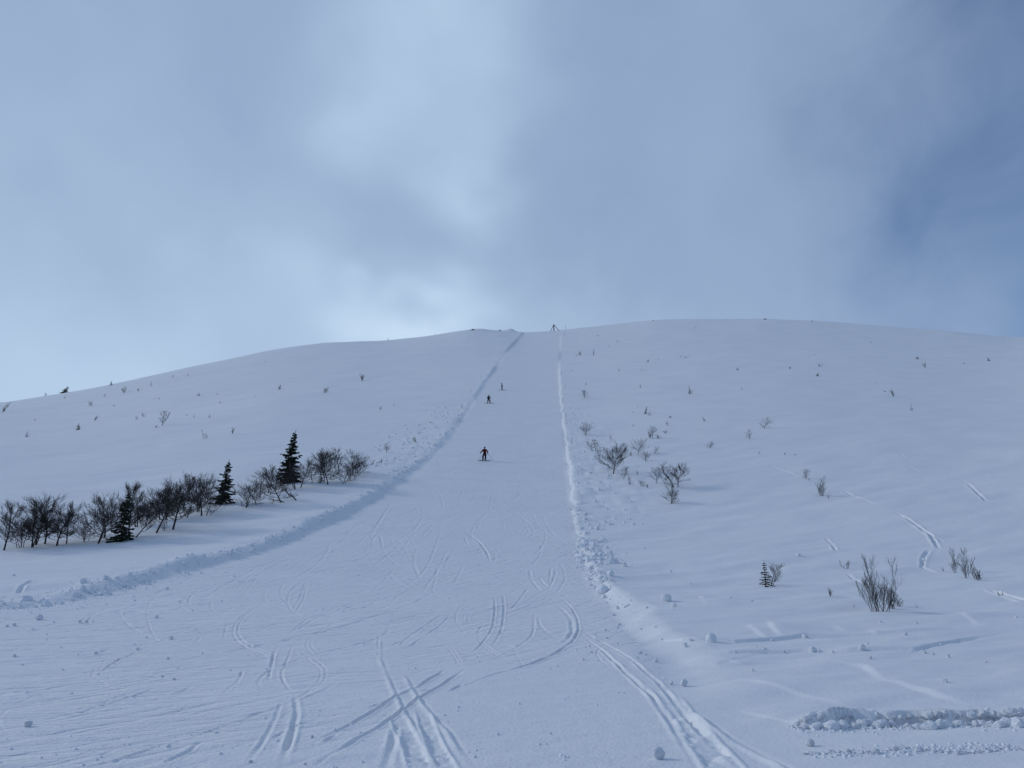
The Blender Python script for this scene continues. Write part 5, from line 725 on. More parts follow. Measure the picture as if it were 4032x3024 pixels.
    ('bare_shrub', 73.646, 141.48, 1.017, {'wide': 1.2}, 'small bare twig shrub, fifth nearest one right of the high right spruce tip', 'tiny twig shrubs on the right hillside'),
    ('bare_shrub', 130.426, 241.536, 1.179, {'wide': 1.6}, 'tiny bare twig shrub, third nearest one left of the right edge spruce tip', 'tiny twig shrubs on the right hillside'),
    ('bare_shrub', 119.99, 218.753, 1.825, {}, 'small bare twig shrub, second nearest one left of the right edge spruce tip', 'tiny twig shrubs on the right hillside'),
    ('bare_shrub', 83.762, 339.829, 0.479, {'wide': 3}, 'barely visible bare twig shrub, eighth nearest one above the stunted leaning spruce', 'tiny twig shrubs on the right hillside'),
    ('bare_shrub', 57.51, 248.43, 0.52, {'wide': 3}, 'barely visible bare twig shrub, seventh nearest one above the stunted leaning spruce', 'tiny twig shrubs on the right hillside'),
    ('bare_shrub', 138.097, 229.681, 0.4, {'wide': 2}, 'barely visible bare twig shrub, nearest one left of the right edge spruce tip', 'tiny twig shrubs on the right hillside'),
    ('bare_shrub', 87.758, 182.496, 0.378, {}, 'barely visible bare twig shrub, nearest one right of the high right spruce tip', 'tiny twig shrubs on the right hillside'),
    ('bare_shrub', 139.322, 289.744, 0.407, {'wide': 2}, 'barely visible bare twig shrub, second nearest one right of the high right spruce tip', 'tiny twig shrubs on the right hillside'),
    ('bare_shrub', 96.387, 243.088, 0.424, {}, 'barely visible bare twig shrub, second nearest one above the high right spruce tip', 'tiny twig shrubs on the right hillside'),
    ('bare_shrub', 100.771, 249.681, 0.262, {'wide': 3}, 'barely visible bare twig shrub, third nearest one above the high right spruce tip', 'tiny twig shrubs on the right hillside'),
    ('bare_shrub', 44.829, 156.194, 0.215, {}, 'barely visible bare twig shrub, nearest one left of the windswept right birch', 'tiny twig shrubs on the right hillside'),
    ('bare_shrub', 51.554, 160.157, 0.22, {}, 'barely visible bare twig shrub, nearest one above the windswept right birch', 'tiny twig shrubs on the right hillside'),
    ('bare_shrub', 44.723, 165.048, 0.17, {'wide': 3}, 'barely visible bare twig shrub, second nearest one left of the windswept right birch', 'tiny twig shrubs on the right hillside'),
    ('bare_shrub', 32.591, 86.034, 0.287, {}, 'tiny bare twig shrub above the lone V-shaped right birch', 'tiny twig shrubs on the right hillside'),
    ('bare_shrub', 19.532, 47.22, 0.55, {}, 'small bare twig shrub above the tall many-stemmed bush', 'small twig shrubs on the lower right slope'),
    ('bare_shrub', 13.975, 35.82, 0.368, {}, 'small bare twig shrub, second nearest one left of the tall many-stemmed bush', 'small twig shrubs on the lower right slope'),
    ('bare_shrub', 13.672, 32.762, 0.147, {}, 'tiny bare twig shrub, nearest one left of the tall many-stemmed bush', 'small twig shrubs on the lower right slope'),
    ('bare_shrub', 24.46, 45.888, 0.208, {}, 'tiny bare twig shrub left of the birch trio near the right edge', 'small twig shrubs on the lower right slope'),
    ('bare_shrub', 21.364, 35.754, 0.229, {}, 'small bare twig shrub, second nearest one right of the birch trio near the right edge', 'small twig shrubs on the lower right slope'),
    ('bare_shrub', 21.527, 35.831, 0.184, {}, 'tiny bare twig shrub, third nearest one right of the birch trio near the right edge', 'small twig shrubs on the lower right slope'),
    ('bare_shrub', 16.332, 33.089, 0.148, {}, 'tiny bare twig shrub right of the tall many-stemmed bush', 'small twig shrubs on the lower right slope'),
    ('bare_shrub', 24.362, 42.284, 0.464, {}, 'small bare twig shrub, nearest one right of the birch trio near the right edge', 'small twig shrubs on the lower right slope'),
    ('bare_shrub', 14.587, 84.754, 0.48, {'wide': 1.3}, 'small bare twig shrub, third nearest one right of the big fan crowned birch', 'tiny twig shrubs on the right hillside'),
    ('bare_shrub', 14.764, 92.327, 0.494, {}, 'tiny bare twig shrub, second nearest one right of the big fan crowned birch', 'tiny twig shrubs on the right hillside'),
    ('bare_shrub', 21.136, 118.632, 0.724, {}, 'small bare twig shrub, second nearest one above the wide crowned right birch', 'tiny twig shrubs on the right hillside'),
    ('bare_shrub', 22.195, 117.675, 0.638, {}, 'tiny bare twig shrub, nearest one right of the wide crowned right birch', 'tiny twig shrubs on the right hillside'),
    ('bare_shrub', 12.478, 92.664, 0.248, {}, 'tiny bare twig shrub, nearest one right of the big fan crowned birch', 'tiny twig shrubs on the right hillside'),
    ('bare_shrub', 15.772, 97.736, 0.197, {}, 'barely visible bare twig shrub below the wide crowned right birch', 'tiny twig shrubs on the right hillside'),
    ('bare_shrub', 16.152, 105.015, 0.566, {}, 'tiny bare twig shrub, nearest one left of the wide crowned right birch', 'tiny twig shrubs on the right hillside'),
]
POLES = [(28.757, 398.464, 2.528, 0, 'short pale marker pole on the crest right of the braced post'),
 (24.985, 352.115, 1.734, 0, 'faint marker pole just below the crest at the right piste edge'),
 (14.338, 219.783, 1.067, 0.02, 'marker pole at the right piste edge, highest of those on the slope face'),
 (12.872, 188.561, 0.781, 0.6, 'marker pole tilted far to the right at the upper right piste edge'),
 (10.925, 164.888, 0.792, 0, 'marker pole level with the two upper skiers at the right piste edge'),
 (9.964, 142.652, 0.682, 0.1, 'marker pole beside the churned strip at the right piste edge'),
 (8.934, 116.408, 0.984, 0.1, 'lowest and tallest marker pole at the right piste edge'),
 (-4.29, 287.718, 0.905, 0, 'highest marker pole left of the piste'),
 (-8.749, 213.571, 0.887, 0, 'second highest marker pole left of the piste'),
 (-9.871, 183.485, 0.569, -0.1, 'small marker pole left of the piste above the uppermost debris'),
 (-10.424, 156.904, 0.967, 0.1, 'largest marker pole left of the piste, next to the bank')]
LUMPS = [
    (1.638, 9.611, 0.159, '*big round snow lump at the bottom edge of the picture'),
    (3.449, 16.8, 0.172, '*round snow lump on the smooth snow right of the curved ski tracks'),
    (5.345, 43.775, 0.402, '*round snow lump at the top right of the right bank rubble'),
    (4.466, 40.001, 0.524, '*large boulder-like snow lump at the lower end of the right bank rubble'),
    (6.513, 34.338, 0.448, '*large humped snow lump on the open snow right of the bank'),
    (6.356, 32.076, 0.256, '*square snow lump just below the large humped lump'),
    (5.561, 22.987, 0.296, '*snow lump sitting in the upper crack line right of the piste'),
    (4.76, 22.757, 0.16, 'medium sized snow lump, fourth nearest one left of the lump in the upper crack line'),
    (3.444, 22.285, 0.114, 'small snow lump, second nearest one below the end of the right bank rubble'),
    (3.546, 22.016, 0.082, 'small snow lump, fourth nearest one right of the end of the right bank rubble'),
    (3.172, 21.012, 0.073, 'tiny snow lump, third nearest one below the end of the right bank rubble'),
    (3.616, 20.991, 0.13, 'medium sized snow lump, second nearest one left of the lump right of curved tracks'),
    (3.217, 16.947, 0.111, 'medium sized snow lump, nearest one left of the lump right of curved tracks'),
    (4.422, 34.467, 0.203, 'small snow lump, second nearest one below the boulder-like lump ending the right rubble'),
    (4.034, 32.803, 0.137, 'small snow lump above the end of the right bank rubble'),
    (4.324, 38.357, 0.275, 'medium sized snow lump, nearest one below the boulder-like lump ending the right rubble'),
    (4.798, 27.535, 0.092, 'tiny snow lump, second nearest one right of the end of the right bank rubble'),
    (4.394, 28.058, 0.082, 'tiny snow lump, nearest one right of the end of the right bank rubble'),
    (2.629, 25.364, 0.095, 'small snow lump, fourth nearest one left of the end of the right bank rubble'),
    (2.993, 26.129, 0.098, 'small snow lump, third nearest one left of the end of the right bank rubble'),
    (3.107, 24.504, 0.081, 'tiny snow lump, nearest one below the end of the right bank rubble'),
    (3.217, 28.419, 0.107, 'small snow lump, second nearest one left of the end of the right bank rubble'),
    (3.729, 29.062, 0.097, 'tiny snow lump, nearest one left of the end of the right bank rubble'),
    (2.23, 23.846, 0.083, 'tiny snow lump, third nearest one below the right turning track'),
    (2.131, 22.248, 0.077, 'tiny snow lump, fourth nearest one below the right turning track'),
    (4.959, 42.763, 0.326, 'medium sized snow lump above the boulder-like lump ending the right rubble'),
    (4.542, 25.092, 0.094, 'small snow lump, fifth nearest one right of the end of the right bank rubble'),
    (5.04, 23.26, 0.097, 'small snow lump, nearest one left of the lump in the upper crack line'),
    (9.51, 35.498, 0.135, 'small snow lump, nearest one left of the young dark spruce'),
    (9.224, 41.845, 0.106, 'tiny snow lump right of the large humped lump'),
    (5.347, 32.513, 0.123, 'small snow lump, second nearest one left of the large humped lump'),
    (5.098, 35.031, 0.094, 'tiny snow lump right of the boulder-like lump ending the right rubble'),
    (5.911, 34.041, 0.072, 'tiny snow lump, nearest one left of the large humped lump'),
    (6.12, 31.053, 0.073, 'tiny snow lump below the large humped lump'),
    (8.92, 25.113, 0.197, '*snow lump on the upper crack line midway to the right edge'),
    (7.62, 24.23, 0.108, 'small snow lump, second nearest one left of the midway upper crack lump'),
    (9.243, 21.877, 0.183, '*pair-like snow lump on the lower crack line'),
    (9.854, 22.976, 0.111, 'small snow lump above the pair-like lower crack lump'),
    (6.715, 22.05, 0.139, 'medium sized snow lump, third nearest one left of the midway upper crack lump'),
    (6.629, 22.494, 0.084, 'small snow lump, second nearest one right of the lump in the upper crack line'),
    (8.035, 22.137, 0.185, 'medium sized snow lump, nearest one below the midway upper crack lump'),
    (8.108, 21.897, 0.114, 'small snow lump, second nearest one below the midway upper crack lump'),
    (8.354, 21.644, 0.104, 'small snow lump left of the pair-like lower crack lump'),
    (8.66, 20.115, 0.127, 'medium sized snow lump below the pair-like lower crack lump'),
    (10.487, 21.81, 0.089, 'small snow lump right of the pair-like lower crack lump'),
    (10.735, 21.633, 0.12, 'small snow lump, third nearest one above the lone lump on drifted snow'),
    (10.832, 21.36, 0.087, 'small snow lump, second nearest one above the lone lump on drifted snow'),
    (10.874, 20.72, 0.123, 'small snow lump, nearest one above the lone lump on drifted snow'),
    (11.32, 19.906, 0.096, 'small snow lump, nearest one right of the lone lump on drifted snow'),
    (8.449, 16.345, 0.126, '*lone snow lump on the drifted snow near the right edge'),
    (5.241, 18.211, 0.087, 'small snow lump, third nearest one right of the lump in the upper crack line'),
    (5.795, 21.534, 0.088, 'small snow lump, nearest one right of the lump in the upper crack line'),
    (7.223, 22.047, 0.074, 'tiny snow lump, nearest one left of the midway upper crack lump'),
    (12.427, 27.744, 0.135, 'small snow lump below the tall many-stemmed bush'),
    (13.583, 27.643, 0.104, 'small snow lump, second nearest one right of the tall many-stemmed bush'),
    (18.238, 51.145, 0.294, 'small snow lump right of the young dark spruce'),
    (3.659, 10.48, 0.113, '*pointed snow lump below the left end of the broken snow ridge'),
    (11.936, 23.042, 0.086, 'small snow lump, fourth nearest one above the lone lump on drifted snow'),
    (5.04, 23.311, 0.104, 'small snow lump, second nearest one left of the lump in the upper crack line'),
    (4.751, 22.708, 0.143, 'medium sized snow lump, third nearest one left of the lump in the upper crack line'),
    (18.388, 29.957, 0.112, 'small snow lump, second nearest one right of the lone lump on drifted snow'),
    (9.483, 35.454, 0.121, 'tiny snow lump, second nearest one left of the young dark spruce'),
    (10.07, 34.302, 0.116, 'tiny snow lump below the young dark spruce'),
    (12.094, 25.364, 0.161, 'medium sized snow lump, nearest one right of the tall many-stemmed bush'),
    (25.075, 49.064, 0.207, 'small snow lump above the tall many-stemmed bush'),
    (7.031, 65.624, 0.431, '*snow lump right of the upper part of the right bank rubble'),
    (8.08, 69.029, 0.294, 'small snow lump, fourth nearest one above the lump right of the big rubble pile'),
    (8.354, 68.241, 0.291, 'small snow lump, third nearest one above the lump right of the big rubble pile'),
    (10.423, 70.483, 0.246, 'tiny snow lump, fifth nearest one above the lump right of the big rubble pile'),
    (6.762, 48.38, 0.314, '*snow lump right of the big lower pile of the right bank rubble'),
    (9.134, 46.664, 0.196, 'small snow lump above the large humped lump'),
    (7.062, 62.351, 0.168, 'tiny snow lump, second nearest one above the lump right of the big rubble pile'),
    (7.733, 54.555, 0.147, 'tiny snow lump, nearest one above the lump right of the big rubble pile'),
    (9.281, 56.442, 0.152, 'tiny snow lump right of the lump right of the big rubble pile'),
    (1.776, 20.824, 0.085, 'small snow lump, sixth nearest one below the right turning track'),
    (2.088, 23.608, 0.061, 'tiny snow lump, nearest one below the right turning track'),
    (2.225, 23.846, 0.062, 'tiny snow lump, second nearest one below the right turning track'),
    (2.146, 22.297, 0.058, 'tiny snow lump, fifth nearest one below the right turning track'),
    (-4.351, 24.212, 0.081, 'tiny snow lump above the crossing pair of tracks'),
    (2.433, 39.726, 0.09, 'tiny snow lump left of the boulder-like lump ending the right rubble'),
    (4.819, 27.582, 0.072, 'tiny snow lump, third nearest one right of the end of the right bank rubble'),
    (-10.255, 24.869, 0.139, '*dark-sided snow lump on the left part of the piste'),
    (-6.635, 11.642, 0.116, '*flat snow lump near the left edge of the piste'),
    (-13.243, 30.554, 0.172, 'small snow lump, nearest one above the dark-sided lump on the left piste'),
    (-12.271, 20.509, 0.099, 'small snow lump, fifth nearest one below the left end of the left snow bank'),
    (-17.044, 27.79, 0.125, 'small snow lump, fourth nearest one below the left end of the left snow bank'),
    (-16.89, 27.942, 0.146, 'small snow lump, third nearest one below the left end of the left snow bank'),
    (-16.13, 28.961, 0.098, 'tiny snow lump, second nearest one below the left end of the left snow bank'),
    (-15.295, 29.072, 0.142, 'small snow lump, nearest one right of the left end of the left snow bank'),
    (-15.104, 29.172, 0.131, 'small snow lump, second nearest one right of the left end of the left snow bank'),
    (-10.64, 21.233, 0.11, 'small snow lump, fourth nearest one left of the dark-sided lump on the left piste'),
    (-9.454, 19.976, 0.067, 'tiny snow lump, third nearest one left of the dark-sided lump on the left piste'),
    (-8.441, 20.425, 0.076, 'small snow lump, nearest one below the dark-sided lump on the left piste'),
    (-6.73, 16.694, 0.074, 'small snow lump, third nearest one below the dark-sided lump on the left piste'),
    (-7.163, 17.165, 0.063, 'small snow lump, second nearest one below the dark-sided lump on the left piste'),
    (-17.347, 45.131, 0.155, 'tiny snow lump, nearest one right of the left bank below the second spruce'),
    (-15.285, 44.551, 0.119, 'tiny snow lump, fourth nearest one right of the left bank below the second spruce'),
    (-16.202, 45.767, 0.105, 'tiny snow lump, second nearest one right of the left bank below the second spruce'),
    (-16.739, 39.445, 0.224, 'small snow lump left of the left bank below the second spruce'),
    (-16.513, 35.772, 0.095, 'tiny snow lump, third nearest one above the dark-sided lump on the left piste'),
    (-14.442, 35.473, 0.134, 'small snow lump below the left bank below the second spruce'),
    (-26.257, 42.668, 0.179, 'small snow lump left of the left end of the left snow bank'),
    (-2.863, 9.425, 0.047, 'small snow lump, third nearest one left of the crossing pair of tracks'),
    (-2.576, 11.003, 0.048, 'small snow lump, nearest one left of the crossing pair of tracks'),
    (-2.265, 9.432, 0.03, 'tiny snow lump, second nearest one left of the crossing pair of tracks'),
    (-12.88, 33.028, 0.087, 'tiny snow lump, second nearest one above the dark-sided lump on the left piste'),
    (-10.458, 27.317, 0.061, 'tiny snow lump, nearest one right of the dark-sided lump on the left piste'),
    (-10.116, 26.644, 0.06, 'tiny snow lump, second nearest one right of the dark-sided lump on the left piste'),
    (-11.143, 25.196, 0.075, 'tiny snow lump, nearest one left of the dark-sided lump on the left piste'),
    (-17.197, 29.793, 0.279, 'medium sized snow lump, nearest one below the left end of the left snow bank'),
    (-12.79, 35.995, 0.082, 'tiny snow lump, third nearest one right of the left bank below the second spruce'),
    (-10.069, 22.335, 0.091, 'small snow lump, second nearest one left of the dark-sided lump on the left piste'),
]
DEAD = (-20.43, 75.28)
SKIERS = [(-3.677, 104.435), (-5.072, 165.672), (-2.531, 189.233)]
POST = (22.04, 390.88)
ROCKS = [(-6.152, 382.951, 1.571), (-19.491, 370.237, 2.025), (-21.031, 370.654, 1.014), (128.249, 375.186, 1.803), (147.919, 364.91, 1.126), (73.676, 386.287, 1.06)]

# ------------------------------------------------------------------ trees
def cat_pt(a, d, t): return (a[0] + d[0] * t, a[1] + d[1] * t, a[2] + d[2] * t)
def branch(mb, rng, p, az, el, L, r0, n=4, up=.25, wob=.22, tip=.25, sides=3):
    """a wandering limb that bends upward; returns its points"""
    pts = [p]; a = az; e = el
    for i in range(n):
        st = L / n
        a += rng.gauss(0, wob); e += rng.gauss(0, wob * .7) + up * (math.pi / 2 - e) / n
        p = (p[0] + st * math.cos(a) * math.cos(e), p[1] + st * math.sin(a) * math.cos(e), p[2] + st * math.sin(e)); pts.append(p)
    mb.tube(pts, [r0 * (1 - (1 - tip) * i / n) for i in range(n + 1)], sides, cap=False)
    return pts
def along(pts, t):
    f = t * (len(pts) - 1); i = min(int(f), len(pts) - 2); u = f - i
    a, b = pts[i], pts[i + 1]
    return tuple(a[k] + (b[k] - a[k]) * u for k in range(3))
def birch_meshes(H, rng, stems=1, spread=.4, lean=0., start=.24, bush=0, detail=1.):
    tk = MB(); cr = MB()
    rb = .015 * H + .012
    rt = .0032 + .0017 * H
    detail = detail * min(1., .35 + .17 * H)
    spread = spread * 1.45
    for s in range(stems):
        hs = H * (1 if s == 0 else rng.uniform(.62, .95))
        if bush: rb = .0055 * H + .004; rt = .0045; hs = H * (1, .5, .66, .55, .6, .52, .42, .46)[s % 8]
        off = (0, 0) if s == 0 else (rng.gauss(0, .07 * H * (1.0 if stems > 2 else .6)), rng.gauss(0, .06 * H))
        sa = rng.uniform(0, 6.28); so = 0 if s == 0 else rng.uniform(.15, .38) * (1.0 if stems > 1 else 0)
        if bush and s: off = ((s - stems / 2) * .030 * H, rng.gauss(0, .03 * H)); so = .07 + .07 * abs(s - stems / 2); sa = 0 if s > stems / 2 else math.pi
        lx = math.cos(sa) * so + lean * rng.uniform(.8, 1.2); ly = math.sin(sa) * so
        n = 8; p = (off[0], off[1], -.25); pts = [p]; wx = wy = 0
        for i in range(n):
            wx += rng.gauss(0, .07); wy += rng.gauss(0, .07)
            k = .6 + .8 * i / n if s == 0 else 1.3 - .6 * i / n
            st = (hs + .25) / n
            p = (p[0] + st * (lx * k + wx), p[1] + st * (ly * k + wy), p[2] + st); pts.append(p)
        r0 = rb * (1 if s == 0 else .7)
        tk.tube(pts, [max(r0 * (1 - .88 * i / n), rt) for i in range(n + 1)], 6 if detail > .6 else 4)
        nb = max(5, int((28 if s == 0 else 18) * (0.55 + .45 * detail) * (1.15 if stems == 1 else .9)))
        if bush: nb = 22 if s == 0 else 10
        ga = rng.uniform(0, 6.28)
        for k in range(nb):
            t = start + (.97 - start) * ((k + rng.random() * .6) / nb); ga += 2.4 + rng.gauss(0, .4)
            q = along(pts, t)
            shape = (.62 + .9 * t - 1.15 * t * t) * 1.25 if not bush else (1.25 - .8 * t)
            L = H * spread * shape * rng.uniform(.65, 1.15) * (1 if s == 0 else .8)
            e = math.radians(rng.uniform(2, 40) + 26 * t) if not bush else math.radians(rng.uniform(50, 68))
            r1 = max(r0 * (1 - .85 * t) * .55, rt * 1.2)
            bp = branch(cr, rng, q, ga, e, L, r1, 5, .22 if not bush else .35, .34 if not bush else .16, .3, 4 if detail > .6 else 3)
            n2 = max(3, int(rng.uniform(8, 12.5) * (.55 + .45 * detail)))
            if bush: n2 = 4
            for j in range(n2):
                t2 = .22 + .76 * (j + rng.random()) / n2
                q2 = along(bp, t2); sgn = 1 if j % 2 else -1
                b2 = branch(cr, rng, q2, ga + sgn * rng.uniform(.35, 1.1), e + rng.uniform(-.25, .5), L * rng.uniform(.28, .5) * (1.2 - .5 * t2), max(r1 * .5, rt), 3, .4, .28, .5)
                n3 = int(rng.uniform(3, 6.5) * (.35 + .65 * detail)) if not bush else 2
                for m in range(n3):
                    q3 = along(b2, .2 + .8 * (m + rng.random()) / max(n3, 1))
                    branch(cr, rng, q3, ga + rng.uniform(-1.3, 1.3), e + rng.uniform(-.4, .8), H * rng.uniform(.06, .12), rt * .75, 2, .3, .25, .5)
    return tk, cr
def spruce_meshes(H, rng, spread=.27, lean=0., bare=0., snow=0, sparse=0):
    tk = MB(); nd = MB(); sn = MB()
    n = 8; top = (lean * H * .9, 0, H)
    axis = [(lean * H * .9 * (i / n) + rng.gauss(0, .006 * H), rng.gauss(0, .006 * H), -.2 + (H + .2) * i / n) for i in range(n + 1)]
    tk.tube(axis, [(.019 * H + .01) * (1 - .93 * i / n) for i in range(n + 1)], 6)
    nw = max(13, int(30 * min(1, H / 4.0)))
    R = H * spread
    for k in range(nw):
        t = bare + (1 - bare) * (k + .3 * rng.random()) / nw
        tt = (t - bare) / (1 - bare)
        env = R * (1.08 - tt) ** .8 * (1 - .35 * max(0, .12 - tt) / .12)
        nb = 6 if tt < .7 else 4
        a0 = rng.uniform(0, 6.28)
        for j in range(nb):
            if rng.random() < (.2 if not sparse else .22): continue
            a = a0 + j * 6.283 / nb + rng.gauss(0, .25)
            L = env * rng.choice((rng.uniform(.4, .8), rng.uniform(.8, 1.28))); e0 = .35 * tt * 1.6 - .25 + rng.gauss(0, .12)
            q = along(axis, t * .985); m = 6; pts = [q]; e = e0
            for i in range(m):
                e += (-.10 if i < 3 else .17) + rng.gauss(0, .05)
                st = L / m; q = (q[0] + st * math.cos(a) * math.cos(e), q[1] + st * math.sin(a) * math.cos(e), q[2] + st * math.sin(e)); pts.append(q)
            nd.tube(pts, [.010 * H * .5 * (1 - .8 * i / m) + .004 for i in range(m + 1)], 3, cap=False)
            ns_ = max(4, int(3 + 8 * L / max(R, .1) * min(1, H / 2.5)))
            for i in range(ns_):
                u = .12 + .88 * (i + rng.random()) / ns_
                c = along(pts, min(u, .999)); w = (.34 - .18 * u) * L * rng.uniform(.7, 1.25) + .02 * H
                for sd_ in (-1, 1):
                    b_ = a + sd_ * rng.uniform(.45, .95); dn = -rng.uniform(.05, .55)
                    tip = (c[0] + w * math.cos(b_), c[1] + w * math.sin(b_), c[2] + w * dn)
                    mid = (c[0] + w * .5 * math.cos(b_), c[1] + w * .5 * math.sin(b_), c[2] + w * (.5 * dn + .08))
                    hw = .16 * w + .008 * H; px, py = -math.sin(b_) * hw, math.cos(b_) * hw
                    nd.quad(c, (mid[0] + px, mid[1] + py, mid[2] - .03 * H * rng.random()), tip, (mid[0] - px, mid[1] - py, mid[2] - .03 * H * rng.random()))
                    nd.tri((c[0], c[1], c[2] + .004 * H), tip, (mid[0], mid[1], mid[2] - .22 * w - .012 * H))
            if snow and tt < .75 and rng.random() < .5:
                u = rng.uniform(.35, .8); c = along(pts, u); w = .22 * L
                ca, sa_ = math.cos(a), math.sin(a)
                i = len(sn.v); ring = []
                for q_ in range(6):
                    an = q_ * 1.0472; rr = w * rng.uniform(.7, 1.1); ox = rr * math.cos(an); oy = rr * .55 * math.sin(an)
                    ring.append((c[0] + ox * ca - oy * sa_, c[1] + ox * sa_ + oy * ca, c[2] + .02 * H * .5))
                for q_ in range(6): sn.tri(ring[q_], ring[(q_ + 1) % 6], (c[0], c[1], c[2] + .022 * H + .01))
    # leader
    tp = axis[-1]; nd.tube([axis[-2], tp, (tp[0] + lean * .05 * H, tp[1], tp[2] + .05 * H)], [.008 * H, .006 * H, .002 * H], 3)
    return tk, nd, sn
def shrub_meshes(rng, stems, lean):
    mb = MB()
    for s in range(stems):
        a = rng.uniform(0, 6.28); e = math.radians(rng.uniform(34, 84)); L = rng.uniform(.55, 1.0) * (1 if s else 1.05)
        pts = branch(mb, rng, (rng.gauss(0, .1), rng.gauss(0, .06), -.08), a, e, L, .022, 5, .1, .24, .45, 4)
        for k in range(rng.randint(4, 7)):
            q = along(pts, rng.uniform(.25, 1))
            b2 = branch(mb, rng, q, rng.uniform(0, 6.28), math.radians(rng.uniform(20, 75)), rng.uniform(.18, .45), .013, 3, .3, .3, .6)
            for m in range(2): branch(mb, rng, along(b2, rng.uniform(.4, 1)), rng.uniform(0, 6.28), math.radians(rng.uniform(15, 80)), rng.uniform(.10, .25), .009, 2, .3, .3, .7)
    if lean: mb.v = [(x + lean * z, y, z) for x, y, z in mb.v]
    return mb
SHRUBS = {}
def shrub_mesh(k, lean):
    key = (k, lean)
    if key not in SHRUBS:
        SHRUBS[key] = shrub_meshes(random.Random(500 + k), (3, 4, 5, 2, 4, 3, 6, 2, 3, 4)[k], lean).mesh('bare_shrub', M['twig'])
    return SHRUBS[key]

for idx, (kind, x, y, h, o, label, group) in enumerate(PLANTS):
    rng = random.Random(1000 + idx * 13)
    z = gz(x, y)
    app = h / math.hypot(x, y)
    if kind == 'bare_shrub':
        lean = o.get('lean', 0); w = o.get('wide', 1.0)
        sh = link('bare_shrub', shrub_mesh(idx % 10, lean), None, (x, y, z - .02 * h))
        sh.scale = (h * w * 1.0, h * max(.8, w * .7), h * 1.12); sh.rotation_euler.z = 0 if lean else rng.uniform(0, 6.28)
        tag(sh, label, 'shrub', group)
    elif kind == 'birch_tree':
        det = min(1., max(.25, app / .05))
        tk, cr = birch_meshes(h, rng, o.get('stems', 1), o.get('spread', .4), o.get('lean', 0), o.get('start', .24), o.get('bush', 0), det)
        zmax = max(v[2] for v in cr.v + tk.v); f = h / zmax
        for mb in (tk, cr): mb.v = [(a, b, c * f if c > 0 else c) for a, b, c in mb.v]
        e = empty('birch_tree', (x, y, z)); tag(e, label, 'tree', group)
        link('trunk', tk.mesh('birch_trunk', M['bark']), e); link('crown', cr.mesh('birch_crown', M['twig']), e)
    else:
        tk, nd, sn = spruce_meshes(h, rng, o.get('spread', .27), o.get('lean', 0), o.get('bare', 0), o.get('snow', 0), o.get('sparse', 0))
        e = empty('spruce_tree', (x, y, z)); tag(e, label, 'tree', group)
        link('trunk', tk.mesh('spruce_trunk', M['sbark']), e); link('crown', nd.mesh('spruce_crown', M['needle'], False), e)
        if sn.v:
            for q in range(0, len(sn.v), 18):
                pm = MB(); pm.v = sn.v[q:q + 18]; pm.f = [(3 * i, 3 * i + 1, 3 * i + 2) for i in range(6)]
                link('snow_pad', pm.mesh('snow_pad', M['lump']), e)

# ------------------------------------------------------------------ snow banks, chunks and lumps
def chunk_mesh(seed, sub, flat=.8, rough=.22, ncut=9, soft=1.0):
    rng = random.Random(seed); bm = bmesh.new(); bmesh.ops.create_icosphere(bm, subdivisions=sub, radius=.5)
    cuts = [(Vector((rng.gauss(0, 1), rng.gauss(0, 1), rng.gauss(0, .7))).normalized(), rng.uniform(.28, .42)) for _ in range(ncut)]
    ph = [rng.uniform(0, 6.28) for _ in range(6)]
    for v in bm.verts:
        c = v.co
        for nrm, dd in cuts:
            k = c.dot(nrm) - dd
            if k > 0: c -= nrm * k * soft
        c *= 1 + rough * .5 * (math.sin(7 * c.x + ph[0]) * math.sin(6 * c.y + ph[1]) + .6 * math.sin(13 * c.z + ph[2]) * math.sin(11 * c.x + ph[3])) + rng.uniform(-1, 1) * rough * .12
        c.z *= flat
    me = bpy.data.meshes.new('snow_chunk'); bm.to_mesh(me); bm.free(); me.materials.append(M['lump'])
    me.polygons.foreach_set('use_smooth', [True] * len(me.polygons))
    return me
CH = [chunk_mesh(70 + i, 2, .85, .3) for i in range(8)]
for me in CH: me.polygons.foreach_set('use_smooth', [False] * len(me.polygons))
BIG = [chunk_mesh(170 + i, 3, (.95, .8, .75, .9, .85, .8)[i], .26, 4, .8) for i in range(6)]
def place_chunk(name, me, x, y, w, parent, rng, sink=.28, tall=1.):
    o = bpy.data.objects.new(name, me); col.objects.link(o)
    o.location = (x, y, gz(x, y) + w * (.40 * tall - sink))
    o.rotation_euler = (rng.uniform(-.35, .35), rng.uniform(-.35, .35), rng.uniform(0, 6.28)); o.scale = (w * rng.uniform(.85, 1.2), w * rng.uniform(.8, 1.1), w * tall)
    if parent:
        o.parent = parent; o.location -= parent.location
    return o
